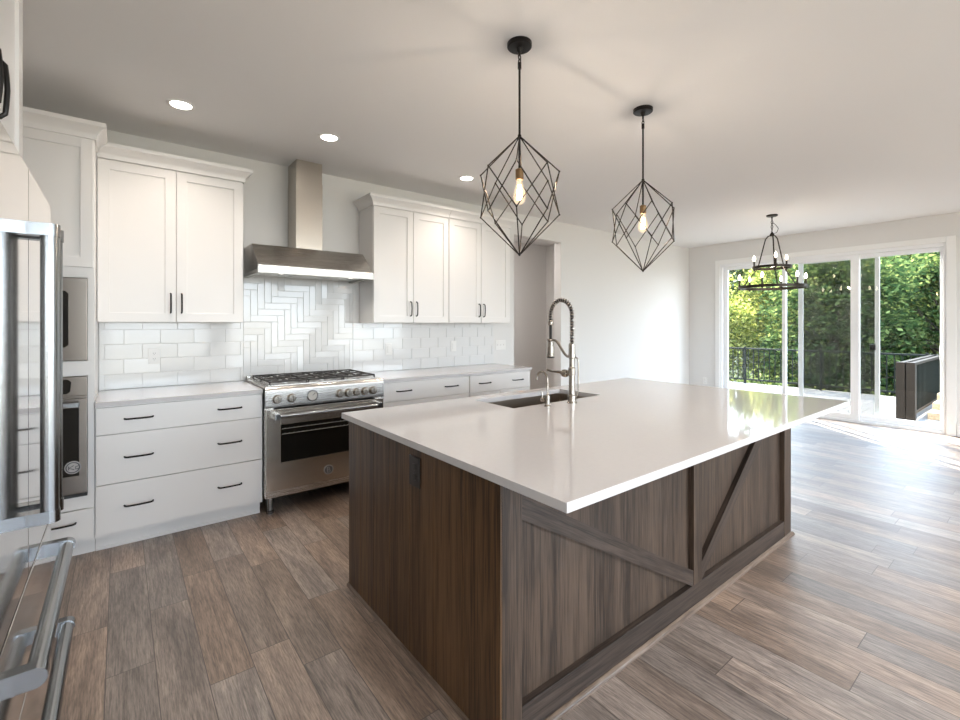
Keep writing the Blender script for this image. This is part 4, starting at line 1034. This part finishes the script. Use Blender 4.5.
# unseen wall added to keep sun off the door's left panel
b = MB(); b.box((XR + 0.16, 4.30, DZ), (9.42, 4.45, 4.2)); struct('wall_exterior', b, M['siding'], smooth=False)
RT = 0.763
rl = thing('deck_railing', 'long black metal railing along the far edge of the deck', 'railing', (12.9, 4.0, DZ))
MB().box((12.86, -2.0, RT - 0.04), (12.93, 8.6, RT), 0.006).build('top_rail', M['rail'], rl)
MB().box((12.875, -2.0, DZ + 0.09), (12.915, 8.6, DZ + 0.13), 0.004).build('bottom_rail', M['rail'], rl)
for py in (-0.1, 1.7, 3.5, 5.15, 6.9, 8.5):
    MB().box((12.86, py - 0.022, DZ), (12.93, py + 0.022, RT + 0.03), 0.004).build('post', M['rail'], rl)
y = 0.95
while y < 8.4:
    MB().box((12.885, y - 0.0095, DZ + 0.11), (12.905, y + 0.0095, RT - 0.03)).build('baluster', M['rail'], rl, False); y += 0.125
def stair_rail(y, x1, label, slope):
    t = thing('stair_railing', label, 'railing', (10.0, y, DZ), 'railings at the deck stairs')
    MB().box((9.95, y - 0.055, DZ), (10.06, y + 0.055, RT), 0.006).build('post', M['post'], t)
    MB().box((x1 - 0.06, y - 0.04, DZ), (x1, y + 0.04, RT), 0.006).build('post', M['post'], t)
    MB().box((10.06, y - 0.035, RT - 0.05), (x1 - 0.06, y + 0.035, RT - 0.005), 0.004).build('top_rail', M['post'], t)
    MB().box((10.06, y - 0.02, DZ + 0.08), (x1 - 0.06, y + 0.02, DZ + 0.12), 0.004).build('bottom_rail', M['post'], t)
    x = 10.13
    while x < x1 - 0.1:
        MB().box((x - 0.012, y - 0.012, DZ + 0.11), (x + 0.012, y + 0.012, RT - 0.04)).build('baluster', M['rail'], t, False); x += 0.115
stair_rail(1.628, 12.8, 'brown railing on the left of the pair beside the deck stairs', 0)
stair_rail(1.505, 12.8, 'brown railing on the right of the pair beside the deck stairs', 1)
b = MB(); b.prism([(10.35, DZ), (11.9, DZ), (11.9, 0.16), (11.25, 0.16), (11.25, 0.05), (10.8, 0.05), (10.8, -0.06), (10.35, -0.06)], 1.05, 1.36, 'xz')
tag(b.build('deck_steps', M['stair_wood']), 'small tan wooden steps beside the brown railings', 'steps')

# hillside: ground below the deck rising behind the trees
b = MB(); V = b.bm
nx, ny = 26, 22; rnd = random.Random(11); grid = []
for i in range(nx):
    row = []
    for j in range(ny):
        x = 10.5 + i * 1.6; y = -16 + j * 2.6
        z = -2.6 + max(0, (x - 26)) * 0.42 + rnd.uniform(-0.18, 0.18)
        row.append(V.verts.new((x, y, z)))
    grid.append(row)
for i in range(nx - 1):
    for j in range(ny - 1): V.faces.new((grid[i][j], grid[i + 1][j], grid[i + 1][j + 1], grid[i][j + 1]))
struct('ground_hillside', b, M['hill'])

def leaf_mesh(name, seed, rx, ry, z0, z1, nclump, nleaf, size, mat):
    rs = np.random.RandomState(seed)
    C = []
    for _ in range(nclump):
        u = rs.normal(size=3); u /= np.linalg.norm(u); r = rs.uniform(0.35, 1.0) ** 0.6
        C.append((u[0] * rx * r, u[1] * ry * r, (z0 + z1) / 2 + u[2] * (z1 - z0) / 2 * r))
    C = np.array(C)
    per = nleaf // nclump
    P = np.repeat(C, per, axis=0) + rs.normal(size=(nclump * per, 3)) * np.array([0.36, 0.36, 0.22])
    P = P[(P[:, 0] / rx) ** 2 + (P[:, 1] / ry) ** 2 < 0.985]
    P = P[P[:, 2] > 0.12]
    n = len(P)
    nor = rs.normal(size=(n, 3)) * 0.8 + np.array([0, 0, 0.75]); nor /= np.linalg.norm(nor, axis=1)[:, None]
    a = rs.normal(size=(n, 3)); a -= (a * nor).sum(1)[:, None] * nor; a /= np.linalg.norm(a, axis=1)[:, None]
    c = np.cross(nor, a)
    s = (size * rs.uniform(0.65, 1.3, n))[:, None]
    droop = nor * s * 0.16
    v0 = P - a * s * 0.6; v1 = P + c * s * 0.34 - a * s * 0.05 - droop * 0.3; v2 = P + a * s * 0.65 - droop; v3 = P - c * s * 0.34 - a * s * 0.05 - droop * 0.3
    vv = np.stack([v0, v1, v2, v3], axis=1).reshape(-1, 3)
    me = bpy.data.meshes.new(name)
    me.vertices.add(len(vv)); me.vertices.foreach_set('co', vv.ravel())
    me.loops.add(n * 4); me.loops.foreach_set('vertex_index', np.arange(n * 4))
    me.polygons.add(n); me.polygons.foreach_set('loop_start', np.arange(0, n * 4, 4)); me.polygons.foreach_set('loop_total', np.full(n, 4))
    me.update(); me.validate(); me.materials.append(mat)
    return me, C
def trunk_mesh(name, seed, h, r, C):
    rs = random.Random(seed); b = MB()
    pts = [(rs.uniform(-0.08, 0.08) * k, rs.uniform(-0.08, 0.08) * k, h * k / 7 - (0.3 if k == 0 else 0)) for k in range(8)]
    b.tube(pts, [r * (1.15 - 0.8 * k / 7) for k in range(8)], 9)
    for i in range(0, len(C), max(1, len(C) // 16)):
        c = Vector(C[i])
        if c.z < 1.0: continue
        k = min(6, max(1, int(c.z / h * 7 * 0.7))); p = Vector(pts[k])
        b.tube([p, p.lerp(c, 0.5) + Vector((0, 0, 0.12)), c], [r * 0.4, r * 0.25, r * 0.08], 6)
    bmesh.ops.recalc_face_normals(b.bm, faces=b.bm.faces)
    me = bpy.data.meshes.new(name); b.bm.to_mesh(me); b.bm.free(); smooth_by_angle(me); me.materials.append(M['bark'])
    return me
KIN = {}
def kin(key, seed, rx, ry, z0, z1, nc, nl, size, mat, th, tr):
    me, C = leaf_mesh('foliage', seed, rx, ry, z0, z1, nc, nl, size, M[mat]); KIN[key] = (me, trunk_mesh('trunk', seed + 50, th, tr, C))
kin('bright', 1, 2.0, 2.0, 0.9, 7.2, 110, 19800, 0.125, 'leafA', 6.3, 0.13)
kin('mid', 2, 2.0, 2.0, 1.2, 8.6, 120, 21600, 0.13, 'leafB', 7.6, 0.16)
kin('dark', 3, 2.0, 2.0, 0.8, 8.4, 120, 21600, 0.135, 'leafC', 7.6, 0.18)
kin('shrub', 4, 0.88, 0.88, 0.1, 2.5, 40, 9000, 0.11, 'leafB', 1.9, 0.05)
TREES = [  # x, y, kind, rotation, height scale; crowns stand clear of one another in staggered rows
    (17.2, 8.6, 'bright', 0.3, 0.96), (17.2, 4.3, 'dark', 1.2, 0.92), (17.2, 0.0, 'dark', 2.2, 0.95),
    (20.9, 10.75, 'bright', 2.5, 1.0), (20.9, 6.45, 'mid', 0.9, 1.02), (20.9, 2.15, 'dark', 4.0, 0.98),
    (24.6, 12.9, 'mid', 1.1, 1.1), (24.6, 8.6, 'bright', 3.3, 1.12), (24.6, 4.3, 'mid', 2.1, 1.1), (24.6, 0.0, 'dark', 0.2, 1.1),
    (28.3, 15.0, 'mid', 0.5, 1.15), (28.3, 10.75, 'dark', 3.7, 1.15), (28.3, 6.45, 'bright', 4.4, 1.15), (28.3, 2.15, 'mid', 1.7, 1.15)]
SHR = [(14.12, 7.3, 0.4, 1.0), (14.12, 5.3, 1.9, 1.08), (14.12, 3.3, 3.0, 0.98), (14.12, 1.3, 4.2, 1.05)]
names = {'bright': 'sunlit yellow-green tree', 'mid': 'mid-green leafy tree', 'dark': 'dark green leafy tree'}
def plant(name, label, cat, group, x, y, key, rot, s):
    root = thing(name, label, cat, (x, y, -2.55 + max(0, x - 26) * 0.42), group); root.rotation_euler = (0, 0, rot); root.scale = (1, 1, s * 0.86)
    fo = bpy.data.objects.new('foliage', KIN[key][0]); tk = bpy.data.objects.new('trunk', KIN[key][1])
    for o in (fo, tk): COL.objects.link(o); o.parent = root
seen = {}
rowname = lambda x: 'just past the deck railing' if x < 18 else ('in the second row past the deck' if x < 22 else ('deep in the woods beyond the deck' if x < 26 else 'farthest back up the wooded slope'))
for x, y, key, rot, s in TREES:
    plant('tree', '%s %s' % (names[key], rowname(x)), 'tree', '%ss %s' % (names[key], rowname(x)), x, y, key, rot, s)
for x, y, rot, s in SHR:
    plant('shrub', 'bushy green shrub right behind the black deck railing', 'shrub', 'shrubs behind the deck railing', x, y, 'shrub', rot, s)
